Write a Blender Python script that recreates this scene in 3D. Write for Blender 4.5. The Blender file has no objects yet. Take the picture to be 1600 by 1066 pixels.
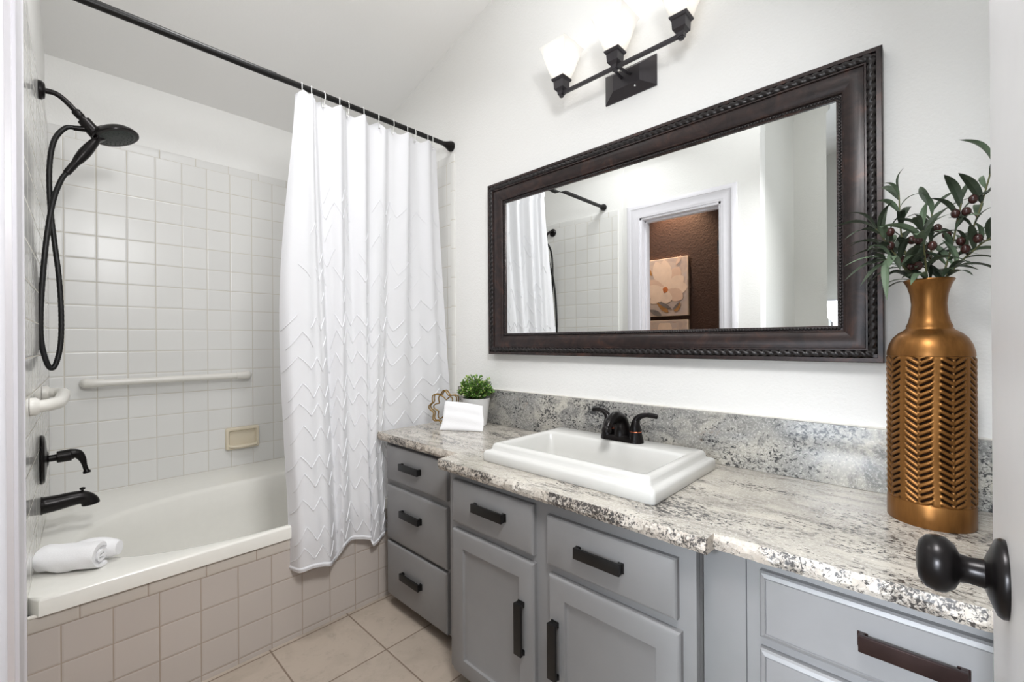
import bpy, bmesh, math, random
from mathutils import Vector, Matrix
random.seed(7)
PI = math.pi
SC = bpy.context.scene
COL = SC.collection

# ------------------------------------------------------------------ camera
H = 1.157
YAW = math.radians(46.453); ROL = math.radians(-0.37)
wv = Vector((math.sin(YAW), math.cos(YAW), 0)); r0 = Vector((math.cos(YAW), -math.sin(YAW), 0)); u0 = Vector((0, 0, 1))
rv = r0 * math.cos(ROL) + u0 * math.sin(ROL); uv = -r0 * math.sin(ROL) + u0 * math.cos(ROL)
cam = bpy.data.cameras.new('camera'); cam.sensor_width = 36; cam.lens = 36 * 687.8 / 1600; cam.clip_start = 0.02
co = bpy.data.objects.new('camera', cam); COL.objects.link(co)
co.matrix_world = Matrix(((rv.x, uv.x, -wv.x, 0), (rv.y, uv.y, -wv.y, 0), (rv.z, uv.z, -wv.z, H), (0, 0, 0, 1)))
SC.camera = co

# ------------------------------------------------------------------ light and exposure
SC.view_settings.view_transform = 'Standard'; SC.view_settings.look = 'None'
SC.view_settings.gamma = 1; SC.view_settings.use_curve_mapping = False
SC.view_settings.exposure = 0.29
world = bpy.data.worlds.new('world'); SC.world = world; world.use_nodes = True
world.node_tree.nodes['Background'].inputs[0].default_value = (0.75, 0.87, 1, 1)
world.node_tree.nodes['Background'].inputs[1].default_value = 2.0
def area(name, loc, target, sx, sy, power, color):
    l = bpy.data.lights.new(name, 'AREA'); l.shape = 'RECTANGLE'; l.size = sx; l.size_y = sy; l.energy = power; l.color = color
    o = bpy.data.objects.new(name, l); COL.objects.link(o); o.location = loc
    o.rotation_euler = (Vector(target) - Vector(loc)).to_track_quat('-Z', 'Y').to_euler(); return o
area('bounce_light', (0.66, 0.55, 2.2), (0.66, 0.70, 3.2), 0.7, 0.7, 6.5, (0.97, 0.985, 1.0))  # unseen fill aimed up so the ceiling spreads soft light
cl = area('ceiling_fill_light', (0.48, 1.50, 2.74), (0.52, 2.25, 0.4), 0.4, 0.4, 6.0, (0.98, 0.99, 1.0)); cl.data.spread = 2.5  # added fill above the tub, out of view, no fixture there
el = area('entry_fill_light', (0.34, 0.075, 2.06), (0.80, 1.40, 0.70), 0.30, 0.30, 13, (0.98, 0.99, 1.0)); el.data.spread = 2.6  # added fill near the camera, lifts the cabinet fronts, apron and floor
area('window_daylight', (-2.55, 0.07, 1.085), (0.6, 0.2, 1.0), 1.3, 0.92, 24, (0.84, 0.91, 1.0))
hd = area('hall_fill_beam', (-2.3, 0.1, 1.75), (0.98, -0.03, 0.52), 0.5, 0.5, 2.4, (0.84, 0.91, 1.0)); hd.data.spread = 0.36  # added narrow beam that brightens the right cabinet in a daylight tint
area('hall_fill_light', (-0.42, -0.35, 2.45), (-1.0, 0.62, 1.55), 0.3, 0.3, 5, (0.97, 0.99, 1.0))  # added fill that lifts the hall wall reflected in the mirror
area('bedroom_fill_light', (-0.45, 2.0, 2.3), (-1.1, 1.85, 1.5), 0.3, 0.3, 3.2, (1.0, 0.92, 0.86))  # added soft fill for the paintings, no fixture modelled
sp = bpy.data.lights.new('downlight', 'SPOT'); sp.energy = 130; sp.color = (1, 0.70, 0.46); sp.spot_size = 1.5; sp.spot_blend = 0.8; sp.shadow_soft_size = 0.04
so = bpy.data.objects.new('downlight', sp); COL.objects.link(so); so.location = (-1.02, 1.72, 2.66)
so.rotation_euler = (Vector((-1.08, 1.72, 1.9)) - so.location).to_track_quat('-Z', 'Y').to_euler()

# ------------------------------------------------------------------ materials
def srgb(r, g, b):
    f = lambda c: (c / 12.92 if c <= 0.04045 else ((c + 0.055) / 1.055) ** 2.4)
    return (f(r / 255), f(g / 255), f(b / 255), 1)
class NT:
    def __init__(s, name):
        s.m = bpy.data.materials.new(name); s.m.use_nodes = True; s.t = s.m.node_tree
        s.b = s.t.nodes['Principled BSDF']; s.out = s.t.nodes['Material Output']
    def n(s, typ, **kw):
        o = s.t.nodes.new(typ)
        for k, v in kw.items():
            if k.startswith('i_'):
                key = k[2:]; key = int(key) if key.isdigit() else key.replace('_', ' ')
                s.set(o.inputs[key], v)
            else: setattr(o, k, v)
        return o
    def set(s, sock, v):
        if hasattr(v, 'is_output') or isinstance(v, bpy.types.NodeSocket): s.t.links.new(v, sock)
        else: sock.default_value = v
    def math(s, op, a, b=None, c=None):
        o = s.t.nodes.new('ShaderNodeMath'); o.operation = op; s.set(o.inputs[0], a)
        if b is not None: s.set(o.inputs[1], b)
        if c is not None: s.set(o.inputs[2], c)
        return o.outputs[0]
    def coord(s, scale=(1, 1, 1), rot=(0, 0, 0), loc=(0, 0, 0)):
        tc = s.n('ShaderNodeTexCoord'); mp = s.n('ShaderNodeMapping')
        s.t.links.new(tc.outputs['Object'], mp.inputs[0])
        mp.inputs['Scale'].default_value = scale; mp.inputs['Rotation'].default_value = rot; mp.inputs['Location'].default_value = loc
        return mp.outputs[0]
    def noise(s, vec, scale, detail=4, rough=0.55, dist=0.0):
        o = s.n('ShaderNodeTexNoise'); s.t.links.new(vec, o.inputs['Vector'])
        o.inputs['Scale'].default_value = scale; o.inputs['Detail'].default_value = detail
        o.inputs['Roughness'].default_value = rough; o.inputs['Distortion'].default_value = dist
        return o.outputs['Fac']
    def ramp(s, fac, stops):
        o = s.n('ShaderNodeValToRGB'); s.set(o.inputs[0], fac); e = o.color_ramp.elements
        while len(e) < len(stops): e.new(0.5)
        for el, (p, c) in zip(e, stops): el.position = p; el.color = c
        return o.outputs[0]
    def mix(s, fac, a, b, blend='MIX'):
        o = s.n('ShaderNodeMix', data_type='RGBA', blend_type=blend)
        s.set(o.inputs[0], fac); s.set(o.inputs[6], a); s.set(o.inputs[7], b); return o.outputs[2]
    def bump(s, h, strength=0.2, dist=0.002):
        o = s.n('ShaderNodeBump'); s.set(o.inputs['Height'], h); o.inputs['Strength'].default_value = strength; o.inputs['Distance'].default_value = dist
        s.t.links.new(o.outputs[0], s.b.inputs['Normal']); return o
    def base(s, c, rough=0.5, metal=0.0, spec=0.5):
        s.set(s.b.inputs['Base Color'], c); s.set(s.b.inputs['Roughness'], rough); s.b.inputs['Metallic'].default_value = metal
        s.b.inputs['Specular IOR Level'].default_value = spec; return s
def simple(name, c, rough=0.5, metal=0.0, spec=0.5, var=0.04, nscale=30, bump=0.0):
    """plain surface with faint procedural variation"""
    k = NT(name); v = k.coord(); f = k.noise(v, nscale, 3)
    d = tuple(x * (1 - var) for x in c[:3]) + (1,); l = tuple(min(1, x * (1 + var)) for x in c[:3]) + (1,)
    k.base(k.ramp(f, [(0.3, d), (0.7, l)]), rough, metal, spec)
    if bump: k.bump(f, bump, 0.001)
    return k.m
def paint_wall(name, c, bscale=110, strength=0.45):
    k = NT(name); v = k.coord(); n1 = k.noise(v, bscale, 3, 0.6); n2 = k.noise(v, bscale * 0.35, 2)
    k.base(c, 0.6, 0, 0.3); h = k.math('ADD', n1, k.math('MULTIPLY', n2, 0.6)); k.bump(h, strength, 0.003); return k.m
def tile_mat(name, axes, origin, pitch, grout, tilec, groutc, rough=0.12, var=0.022, mottle=None, bumpd=0.0012):
    k = NT(name); tc = k.n('ShaderNodeTexCoord'); sx = k.n('ShaderNodeSeparateXYZ'); k.t.links.new(tc.outputs['Object'], sx.inputs[0])
    es = []; cells = []
    for ax, o, p in zip(axes, origin, pitch):
        a = k.math('DIVIDE', k.math('SUBTRACT', sx.outputs[ax], o), p); cells.append(k.math('FLOOR', a))
        f = k.math('FRACT', a); d = k.math('MULTIPLY', k.math('SUBTRACT', 0.5, k.math('ABSOLUTE', k.math('SUBTRACT', f, 0.5))), p); es.append(d)
    d = k.math('MINIMUM', es[0], es[1]) if len(es) > 1 else es[0]
    mr = k.n('ShaderNodeMapRange', interpolation_type='SMOOTHSTEP'); k.set(mr.inputs[0], d); mr.inputs[1].default_value = grout * 0.4; mr.inputs[2].default_value = grout * 0.75
    mask = mr.outputs[0]
    mb = k.n('ShaderNodeMapRange', interpolation_type='SMOOTHSTEP'); k.set(mb.inputs[0], d); mb.inputs[1].default_value = grout * 0.3; mb.inputs[2].default_value = grout * 2.2
    cv = k.n('ShaderNodeCombineXYZ'); k.set(cv.inputs[0], cells[0]); k.set(cv.inputs[1], cells[-1])
    wn = k.n('ShaderNodeTexWhiteNoise', noise_dimensions='3D'); k.t.links.new(cv.outputs[0], wn.inputs[0])
    lo = tuple(x * (1 - var) for x in tilec[:3]) + (1,); hi = tuple(min(1, x * (1 + var)) for x in tilec[:3]) + (1,)
    tcol = k.mix(wn.outputs[0], lo, hi)
    v = k.coord()
    if mottle:
        n1 = k.noise(v, 7, 6, 0.65, 0.6); n2 = k.noise(v, 26, 5, 0.7, 0.4)
        tcol = k.mix(k.ramp(n1, [(0.45, (0, 0, 0, 1)), (0.75, (0.75, 0.75, 0.75, 1))]), tcol, mottle)
        tcol = k.mix(k.ramp(n2, [(0.55, (0, 0, 0, 1)), (0.75, (0.5, 0.5, 0.5, 1))]), tcol, tuple(x * 0.72 for x in mottle[:3]) + (1,))
    k.base(k.mix(mask, groutc, tcol), k.math('MULTIPLY_ADD', mask, rough - 0.75, 0.75), 0, 0.5)
    wob = k.math('MULTIPLY', k.noise(v, 9, 2), 0.22)
    k.bump(k.math('ADD', mb.outputs[0], wob), 0.6, bumpd); return k.m

M = {}
M['wall'] = paint_wall('wall_paint', srgb(238, 237, 234))
M['ceiling'] = paint_wall('ceiling_paint', srgb(247, 246, 244), 70, 0.12)
M['trim'] = simple('white_trim_paint', srgb(226, 224, 229), 0.35, var=0.01)
M['brown_wall'] = paint_wall('dark_brown_wall_paint', srgb(60, 41, 33), 60, 0.9)
M['hall_wall'] = paint_wall('hall_wall_paint', srgb(214, 213, 208))
TW = srgb(225, 224, 221); GR = srgb(206, 201, 190)
P = 0.1111
M['tile_back'] = tile_mat('white_wall_tile_back', (0, 2), (0.048, 2.1171), (P, P), 0.0032, TW, GR, rough=0.28)
M['tile_side'] = tile_mat('white_wall_tile_side', (1, 2), (2.9, 2.1171), (P, P), 0.0032, TW, GR, rough=0.11)
M['tile_trim_back'] = tile_mat('bullnose_tile_back', (0,), (0.091,), (0.1545,), 0.0030, srgb(222, 221, 218), GR, rough=0.35)
M['tile_trim_side'] = tile_mat('bullnose_tile_side', (1,), (2.9,), (0.1545,), 0.0030, srgb(222, 221, 218), GR, rough=0.35)
M['tile_trim_vert'] = tile_mat('bullnose_tile_vertical', (2,), (2.1171,), (0.1545,), 0.0036, srgb(226, 225, 221), GR)
AT = srgb(192, 183, 176); AG = srgb(166, 152, 138)
M['tile_apron'] = tile_mat('beige_apron_tile', (0, 2), (0.0203, 0.3525), (P, P), 0.0028, AT, AG, rough=0.2)
M['tile_apron_trim'] = tile_mat('beige_apron_trim_tile', (0, 2), (0.059, 0.3525), (0.1552, 0.6), 0.0028, srgb(200, 192, 183), AG, rough=0.2)
M['floor'] = tile_mat('stone_floor_tile', (0, 1), (0.567, 1.488), (0.302, 0.302), 0.005, srgb(182, 168, 154), srgb(128, 112, 98), rough=0.38, var=0.03, mottle=srgb(160, 148, 134))
M['caulk'] = simple('white_caulk', srgb(232, 228, 220), 0.6)
M['tub'] = simple('tub_enamel', srgb(234, 232, 225), 0.16, var=0.01)
M['porcelain'] = simple('sink_porcelain', srgb(212, 211, 207), 0.1, var=0.008)
M['bronze'] = simple('oil_rubbed_bronze', srgb(26, 23, 23), 0.3, 0.6, 0.5, var=0.2, nscale=60)
M['sconce'] = simple('sconce_dark_bronze', srgb(62, 59, 62), 0.4, 0.55, var=0.05)
M['black_metal'] = simple('black_metal', srgb(24, 23, 23), 0.38, 0.4, var=0.1)
M['pull'] = simple('black_pull_metal', srgb(20, 19, 19), 0.42, 0.3, var=0.15)
M['pull_bronze'] = simple('brown_pull_metal', srgb(58, 44, 42), 0.3, 0.7, var=0.15)
M['copper'] = simple('copper_ring_metal', srgb(196, 110, 78), 0.3, 0.9)
M['chrome'] = simple('chrome', srgb(225, 225, 225), 0.12, 1.0, var=0.01)
M['plastic_white'] = simple('white_plastic', srgb(226, 223, 216), 0.3, var=0.01)
M['almond'] = simple('almond_ceramic', srgb(221, 210, 188), 0.25, var=0.01)
M['dark_face'] = simple('spray_face_rubber', srgb(52, 58, 56), 0.5, var=0.3, nscale=300)
M['cab'] = simple('grey_cabinet_paint', srgb(132, 131, 131), 0.42, var=0.025, nscale=14)
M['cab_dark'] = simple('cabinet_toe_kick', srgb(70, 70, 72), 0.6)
M['mirror_glass'] = simple('mirror_silver', (0.93, 0.945, 0.94, 1), 0.0, 1.0, var=0.0)
M['gold_wire'] = simple('antique_gold_wire', srgb(150, 120, 66), 0.35, 0.85, var=0.3, nscale=40)
M['pot'] = simple('white_pot_ceramic', srgb(232, 231, 230), 0.35, var=0.01)
M['soil'] = simple('pot_soil', srgb(60, 48, 34), 0.9, var=0.3, nscale=150)
M['terry'] = simple('white_terry', srgb(240, 239, 240), 0.95, 0, 0.1, var=0.03, nscale=400, bump=0.6)
M['ring'] = simple('white_ring', srgb(226, 226, 222), 0.3, 0.2)
M['door'] = simple('door_paint', srgb(236, 235, 236), 0.4, var=0.01)
M['olive_leaf'] = simple('olive_leaf', srgb(62, 73, 57), 0.5, 0, 0.4, var=0.3, nscale=25)
M['olive_leaf_pale'] = simple('olive_leaf_underside', srgb(100, 118, 94), 0.55, 0, 0.4, var=0.2, nscale=25)
M['olive_stem'] = simple('olive_stem', srgb(104, 104, 66), 0.6, var=0.2)
M['olive_fruit'] = simple('olive_fruit', srgb(62, 34, 30), 0.25, var=0.35, nscale=60)
M['box_leaf'] = simple('boxwood_leaf', srgb(82, 124, 48), 0.45, var=0.35, nscale=60)
M['box_tip'] = simple('boxwood_tip', srgb(150, 180, 82), 0.45, var=0.2, nscale=60)
M['box_bud'] = simple('boxwood_bud', srgb(222, 226, 190), 0.5)
M['white_plate'] = simple('vent_plate', srgb(150, 150, 150), 0.5)
M['canvas_edge'] = simple('canvas_edge', srgb(226, 208, 190), 0.8)
def frame_mat():
    k = NT('dark_bronze_frame'); v = k.coord(); n = k.noise(v, 16, 6, 0.7, 1.0); n2 = k.noise(v, 60, 4, 0.7)
    c = k.ramp(n, [(0.35, srgb(30, 25, 25)), (0.55, srgb(52, 40, 38)), (0.68, srgb(74, 50, 42)), (0.8, srgb(44, 36, 36))])
    c = k.mix(k.ramp(n2, [(0.6, (0, 0, 0, 1)), (0.8, (0.4, 0.4, 0.4, 1))]), c, srgb(96, 68, 58))
    k.base(c, 0.34, 0.25, 0.5); k.bump(n2, 0.12, 0.001); return k.m
M['frame'] = frame_mat()
M['frame_dark'] = simple('black_bronze_moulding', srgb(34, 30, 30), 0.3, 0.35, var=0.25, nscale=50)
def granite(name, aniso, base, dark, mid, rust, amount, grain=92):
    k = NT(name)
    v = k.coord(); vs = k.coord(scale=aniso, rot=(0, 0, math.radians(7)))
    big = k.noise(v, 3.2, 3, 0.6, 0.4)
    streak = k.noise(vs, 9, 8, 0.72, 1.4)
    speck = k.noise(k.coord(scale=tuple(0.5 + 0.5 * a for a in aniso)), grain, 6, 0.72, 0.7)
    fine = k.noise(v, 150, 3, 0.7)
    c = k.ramp(big, [(0.3, base), (0.5, mid), (0.68, base)])
    c = k.mix(k.ramp(streak, [(0.39, (0.9, 0.9, 0.9, 1)), (0.52, (0, 0, 0, 1))]), c, tuple(0.45 * a + 0.55 * b for a, b in zip(dark, mid)))
    c = k.mix(k.ramp(fine, [(0.5, (0, 0, 0, 1)), (0.7, (0.5, 0.5, 0.5, 1))]), c, srgb(238, 234, 226))
    patch = k.noise(vs, 5, 4, 0.6, 0.8)
    thr = k.math('MULTIPLY_ADD', patch, -0.62, 0.76 + amount)
    dm = k.n('ShaderNodeMapRange', interpolation_type='SMOOTHSTEP'); k.set(dm.inputs[0], k.math('SUBTRACT', thr, speck)); dm.inputs[1].default_value = 0.0; dm.inputs[2].default_value = 0.07; dm.inputs[3].default_value = 0.0; dm.inputs[4].default_value = 0.93
    c = k.mix(dm.outputs[0], c, dark)
    rn = k.noise(v, 6.5, 5, 0.65, 1.2)
    c = k.mix(k.ramp(rn, [(0.66, (0, 0, 0, 1)), (0.74, (0.6, 0.6, 0.6, 1))]), c, rust)
    k.base(c, 0.45 if 'edge' in name else 0.18, 0, 0.5); k.bump(speck, 0.04, 0.001); return k.m
CRM = srgb(222, 212, 196); DRK = srgb(44, 42, 44); RST = srgb(96, 66, 54)
M['granite_top'] = granite('granite_countertop', (1.8, 0.5, 1), srgb(206, 199, 187), DRK, srgb(176, 170, 160), RST, -0.012)
M['granite_streak'] = granite('granite_countertop_streaked', (2.6, 0.24, 1), srgb(206, 197, 181), srgb(70, 64, 58), srgb(186, 177, 161), srgb(150, 130, 110), -0.06)
M['granite_edge'] = granite('granite_chiselled_edge', (1.2, 1.2, 1.2), srgb(208, 202, 192), srgb(36, 33, 34), srgb(186, 175, 162), srgb(84, 58, 48), 0.05, 135)
M['granite_splash'] = granite('granite_backsplash', (1, 0.8, 1.3), srgb(188, 183, 172), srgb(46, 47, 50), srgb(144, 143, 140), srgb(150, 128, 108), -0.005)
def brass():
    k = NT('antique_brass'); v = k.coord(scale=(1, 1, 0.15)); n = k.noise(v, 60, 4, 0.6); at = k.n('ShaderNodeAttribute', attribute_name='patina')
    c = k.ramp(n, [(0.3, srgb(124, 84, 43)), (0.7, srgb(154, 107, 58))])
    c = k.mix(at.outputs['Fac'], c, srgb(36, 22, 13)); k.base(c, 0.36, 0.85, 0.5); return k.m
M['brass'] = brass()
def curtain_mat(name, trans):
    k = NT(name); v = k.coord(); n = k.noise(v, 500, 2); k.base(srgb(244, 244, 247), 0.85, 0, 0.15); k.bump(n, 0.15, 0.0006)
    tr = k.n('ShaderNodeBsdfTranslucent'); tr.inputs[0].default_value = srgb(240, 240, 244)
    mx = k.n('ShaderNodeMixShader'); mx.inputs[0].default_value = trans
    k.t.links.new(k.b.outputs[0], mx.inputs[1]); k.t.links.new(tr.outputs[0], mx.inputs[2]); k.t.links.new(mx.outputs[0], k.out.inputs[0]); return k.m
M['curtain'] = curtain_mat('white_curtain_fabric', 0.3)
M['tufts'] = curtain_mat('white_clipped_tufts', 0.15)
def shade_mat():
    k = NT('frosted_glass_shade'); k.base(srgb(250, 249, 247), 0.35, 0, 0.4)
    tl = k.n('ShaderNodeBsdfTranslucent'); tl.inputs[0].default_value = srgb(252, 250, 248)
    tp = k.n('ShaderNodeBsdfTransparent'); tp.inputs[0].default_value = (1, 0.99, 0.97, 1)
    m1 = k.n('ShaderNodeMixShader'); m1.inputs[0].default_value = 0.55; m2 = k.n('ShaderNodeMixShader'); m2.inputs[0].default_value = 0.3
    k.t.links.new(k.b.outputs[0], m1.inputs[1]); k.t.links.new(tl.outputs[0], m1.inputs[2])
    k.t.links.new(m1.outputs[0], m2.inputs[1]); k.t.links.new(tp.outputs[0], m2.inputs[2]); k.t.links.new(m2.outputs[0], k.out.inputs[0]); return k.m
M['shade'] = shade_mat()
def emit(name, c, s):
    k = NT(name); k.base(c); k.b.inputs['Emission Color'].default_value = c; k.b.inputs['Emission Strength'].default_value = s; return k.m
M['bulb'] = emit('lit_bulb', (1, 0.95, 0.88, 1), 1.6)
def glass():
    k = NT('window_glass'); k.base((1, 1, 1, 1), 0.02); k.b.inputs['Transmission Weight'].default_value = 1; k.b.inputs['IOR'].default_value = 1.05; return k.m
M['window_glass'] = glass()

# ------------------------------------------------------------------ mesh helpers
class MB:
    def __init__(s): s.v = []; s.f = []; s.mi = []; s.cur = 0; s.pat = {}
    def add(s, vs, fs):
        o = len(s.v); s.v += [tuple(p) for p in vs]; s.f += [tuple(i + o for i in f) for f in fs]; s.mi += [s.cur] * len(fs); return s
    def box(s, a, b, bev=0.0, seg=2):
        bm = bmesh.new(); bmesh.ops.create_cube(bm, size=1)
        for v in bm.verts: v.co = Vector([(a[i] + b[i]) / 2 + v.co[i] * (b[i] - a[i]) for i in range(3)])
        if bev: bmesh.ops.bevel(bm, geom=bm.edges[:], offset=bev, segments=seg, profile=0.6, affect='EDGES')
        bm.verts.index_update(); s.add([v.co for v in bm.verts], [[v.index for v in f.verts] for f in bm.faces]); bm.free(); return s
    def loft(s, loops, cap0=False, cap1=False, closed=True):
        n = len(loops[0]); vs = [p for L in loops for p in L]; fs = []
        for i in range(len(loops) - 1):
            for j in range(n if closed else n - 1):
                k = (j + 1) % n; fs.append((i * n + j, i * n + k, (i + 1) * n + k, (i + 1) * n + j))
        if cap0: fs.append(tuple(range(n))[::-1])
        if cap1: fs.append(tuple((len(loops) - 1) * n + j for j in range(n)))
        return s.add(vs, fs)
    def lathe(s, prof, org, axis=(0, 0, 1), seg=32, cap0=True, cap1=True, squash=(1, 1)):
        ax = Vector(axis).normalized(); a = ax.orthogonal().normalized(); b = ax.cross(a); org = Vector(org)
        loops = [[org + ax * h + (a * math.cos(2 * PI * j / seg) * squash[0] + b * math.sin(2 * PI * j / seg) * squash[1]) * r for j in range(seg)] for r, h in prof]
        return s.loft(loops, cap0, cap1)
    def tube(s, pts, rad, seg=12, closed=False, caps=True, flat=1.0):
        pts = [Vector(p) for p in pts]; n = len(pts); rads = rad if isinstance(rad, (list, tuple)) else [rad] * n
        T = []
        for i in range(n):
            a = pts[i - 1] if (i > 0 or closed) else pts[i]; b = pts[(i + 1) % n] if (i < n - 1 or closed) else pts[i]
            T.append((b - a).normalized())
        nrm = T[0].orthogonal().normalized()
        if abs(T[0].z) < 0.9: nrm = (Vector((0, 0, 1)) - T[0] * T[0].z).normalized()
        loops = []
        for i in range(n):
            nrm = (nrm - T[i] * nrm.dot(T[i])).normalized(); bn = T[i].cross(nrm)
            loops.append([pts[i] + (nrm * math.cos(2 * PI * j / seg) * flat + bn * math.sin(2 * PI * j / seg)) * rads[i] for j in range(seg)])
        if closed: loops.append(loops[0])
        return s.loft(loops, caps and not closed, caps and not closed)
    def sphere(s, c, r, sx=1, sy=1, sz=1, n=12):
        prof = [(max(1e-5, math.sin(PI * i / n)), -math.cos(PI * i / n)) for i in range(n + 1)]
        vs = []; fs = []; m = n * 2
        for rr, h in prof:
            for j in range(m): vs.append((c[0] + r * sx * rr * math.cos(2 * PI * j / m), c[1] + r * sy * rr * math.sin(2 * PI * j / m), c[2] + r * sz * h))
        for i in range(n):
            for j in range(m): fs.append((i * m + j, i * m + (j + 1) % m, (i + 1) * m + (j + 1) % m, (i + 1) * m + j))
        return s.add(vs, fs)
    def grid(s, fn, nu, nv):
        vs = [fn(i / nu, j / nv) for i in range(nu + 1) for j in range(nv + 1)]; w = nv + 1
        return s.add(vs, [(i * w + j, (i + 1) * w + j, (i + 1) * w + j + 1, i * w + j + 1) for i in range(nu) for j in range(nv)])
    def build(s, name, mats, parent=None, smooth=40, loc=None, fixn=True):
        me = bpy.data.meshes.new(name); off = Vector(loc) if loc else Vector((0, 0, 0))
        q = parent
        while q is not None: off = off + Vector(q.location); q = q.parent
        me.from_pydata([Vector(p) - off for p in s.v], [], s.f)
        for m in (mats if isinstance(mats, (list, tuple)) else [mats]): me.materials.append(m)
        for p, i in zip(me.polygons, s.mi): p.material_index = i
        me.validate()
        if fixn:
            bm = bmesh.new(); bm.from_mesh(me); bmesh.ops.recalc_face_normals(bm, faces=bm.faces[:]); bm.to_mesh(me); bm.free()
        if smooth:
            for p in me.polygons: p.use_smooth = True
            me.set_sharp_from_angle(angle=math.radians(smooth))
        o = bpy.data.objects.new(name, me); COL.objects.link(o)
        if parent is not None: o.parent = parent
        elif loc: o.location = loc
        return o
def tag(o, label, cat, group=None):
    o['label'] = label; o['category'] = cat
    if group: o['group'] = group
    return o
def thing(name, label, cat, loc=(0, 0, 0), group=None):
    o = bpy.data.objects.new(name, None); COL.objects.link(o); o.location = loc; o.empty_display_size = 0.05; return tag(o, label, cat, group)
def struct(o): o['kind'] = 'structure'; return o
def plab(o, t): o['label'] = t; return o
def bez(pts, n=8):
    """Catmull-Rom through the points"""
    pts = [Vector(p) for p in pts]; out = []
    for i in range(len(pts) - 1):
        p0 = pts[max(i - 1, 0)]; p1 = pts[i]; p2 = pts[i + 1]; p3 = pts[min(i + 2, len(pts) - 1)]
        for k in range(n):
            t = k / n
            out.append(0.5 * ((2 * p1) + (-p0 + p2) * t + (2 * p0 - 5 * p1 + 4 * p2 - p3) * t * t + (-p0 + 3 * p1 - 3 * p2 + p3) * t ** 3))
    out.append(pts[-1]); return out
def rrect(x0, x1, y0, y1, z, r, n=5):
    out = []
    for cx, cy, a0 in ((x1 - r, y1 - r, 0), (x0 + r, y1 - r, 90), (x0 + r, y0 + r, 180), (x1 - r, y0 + r, 270)):
        for k in range(n + 1):
            a = math.radians(a0 + 90 * k / n); out.append((cx + r * math.cos(a), cy + r * math.sin(a), z))
    return out

# ------------------------------------------------------------------ setting
XM = 1.5; YB = 2.9; XL = -0.06; YE = -0.34
def zc(y): return 2.472 + 0.262 * (YB - y)
def xw(y): return -0.052 + (y - 1.81) / 1.09 * 0.044        # tub end wall, slightly out of square
def slab_poly(name, quad, d, mat):
    """quad of 4 points extruded by vector d"""
    b = MB(); q = [Vector(p) for p in quad]; d = Vector(d); b.loft([q, [p + d for p in q]], True, True)
    return struct(b.build(name, mat, smooth=0))
slab_poly('floor', [(-2.7, -1.7, 0), (1.62, -1.7, 0), (1.62, 3.02, 0), (-2.7, 3.02, 0)], (0, 0, -0.08), M['floor'])
slab_poly('ceiling', [(-2.7, -1.7, zc(-1.7)), (1.62, -1.7, zc(-1.7)), (1.62, 3.02, zc(3.02)), (-2.7, 3.02, zc(3.02))], (0, 0, 0.08), M['ceiling'])
def wall_x(name, x0, x1, ya, yb, mat, z0=0.0, top=None):
    b = MB(); za, zb = (zc(ya), zc(yb)) if top is None else (top, top)
    b.loft([[(x0, ya, z0), (x0, yb, z0), (x0, yb, zb), (x0, ya, za)], [(x1, ya, z0), (x1, yb, z0), (x1, yb, zb), (x1, ya, za)]], True, True)
    return struct(b.build(name, mat, smooth=0))
def wall_y(name, y0, y1, xa, xb, mat, z0=0.0, top=None):
    b = MB(); t0, t1 = (zc(y0), zc(y1)) if top is None else (top, top)
    b.loft([[(xa, y0, z0), (xb, y0, z0), (xb, y0, t0), (xa, y0, t0)], [(xa, y1, z0), (xb, y1, z0), (xb, y1, t1), (xa, y1, t1)]], True, True)
    return struct(b.build(name, mat, smooth=0))
wr = wall_x('wall_right', XM, XM + 0.12, YE, YB, M['wall'])
wb = wall_y('wall_back', YB, YB + 0.12, -0.2, XM + 0.12, M['wall'])
wall_y('wall_front', YE - 0.1, YE, XL - 0.12, XM + 0.12, M['wall'])
# tub end wall
b = MB(); ya, yb = 1.705, YB
b.loft([[(xw(ya), ya, 0), (xw(yb), yb, 0), (xw(yb), yb, zc(yb)), (xw(ya), ya, zc(ya))], [(XL - 0.12, ya, 0), (XL - 0.12, yb, 0), (XL - 0.12, yb, zc(yb)), (XL - 0.12, ya, zc(ya))]], True, True)
we = struct(b.build('wall_shower', M['wall'], smooth=0))
# left wall with the second doorway (y 0.99 .. 1.56, head 2.06)
D0, D1, DH = 0.985, 1.565, 2.065
wall_x('wall_left', XL - 0.12, XL, 0.76, D0, M['wall'])
wall_x('wall_left_pier', XL - 0.12, XL, D1, 1.705, M['wall'])
b = MB(); b.loft([[(x, D0, DH), (x, D1, DH), (x, D1, zc(D1)), (x, D0, zc(D0))] for x in (XL - 0.12, XL)], True, True); struct(b.build('wall_left_header', M['wall'], smooth=0))
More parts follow.
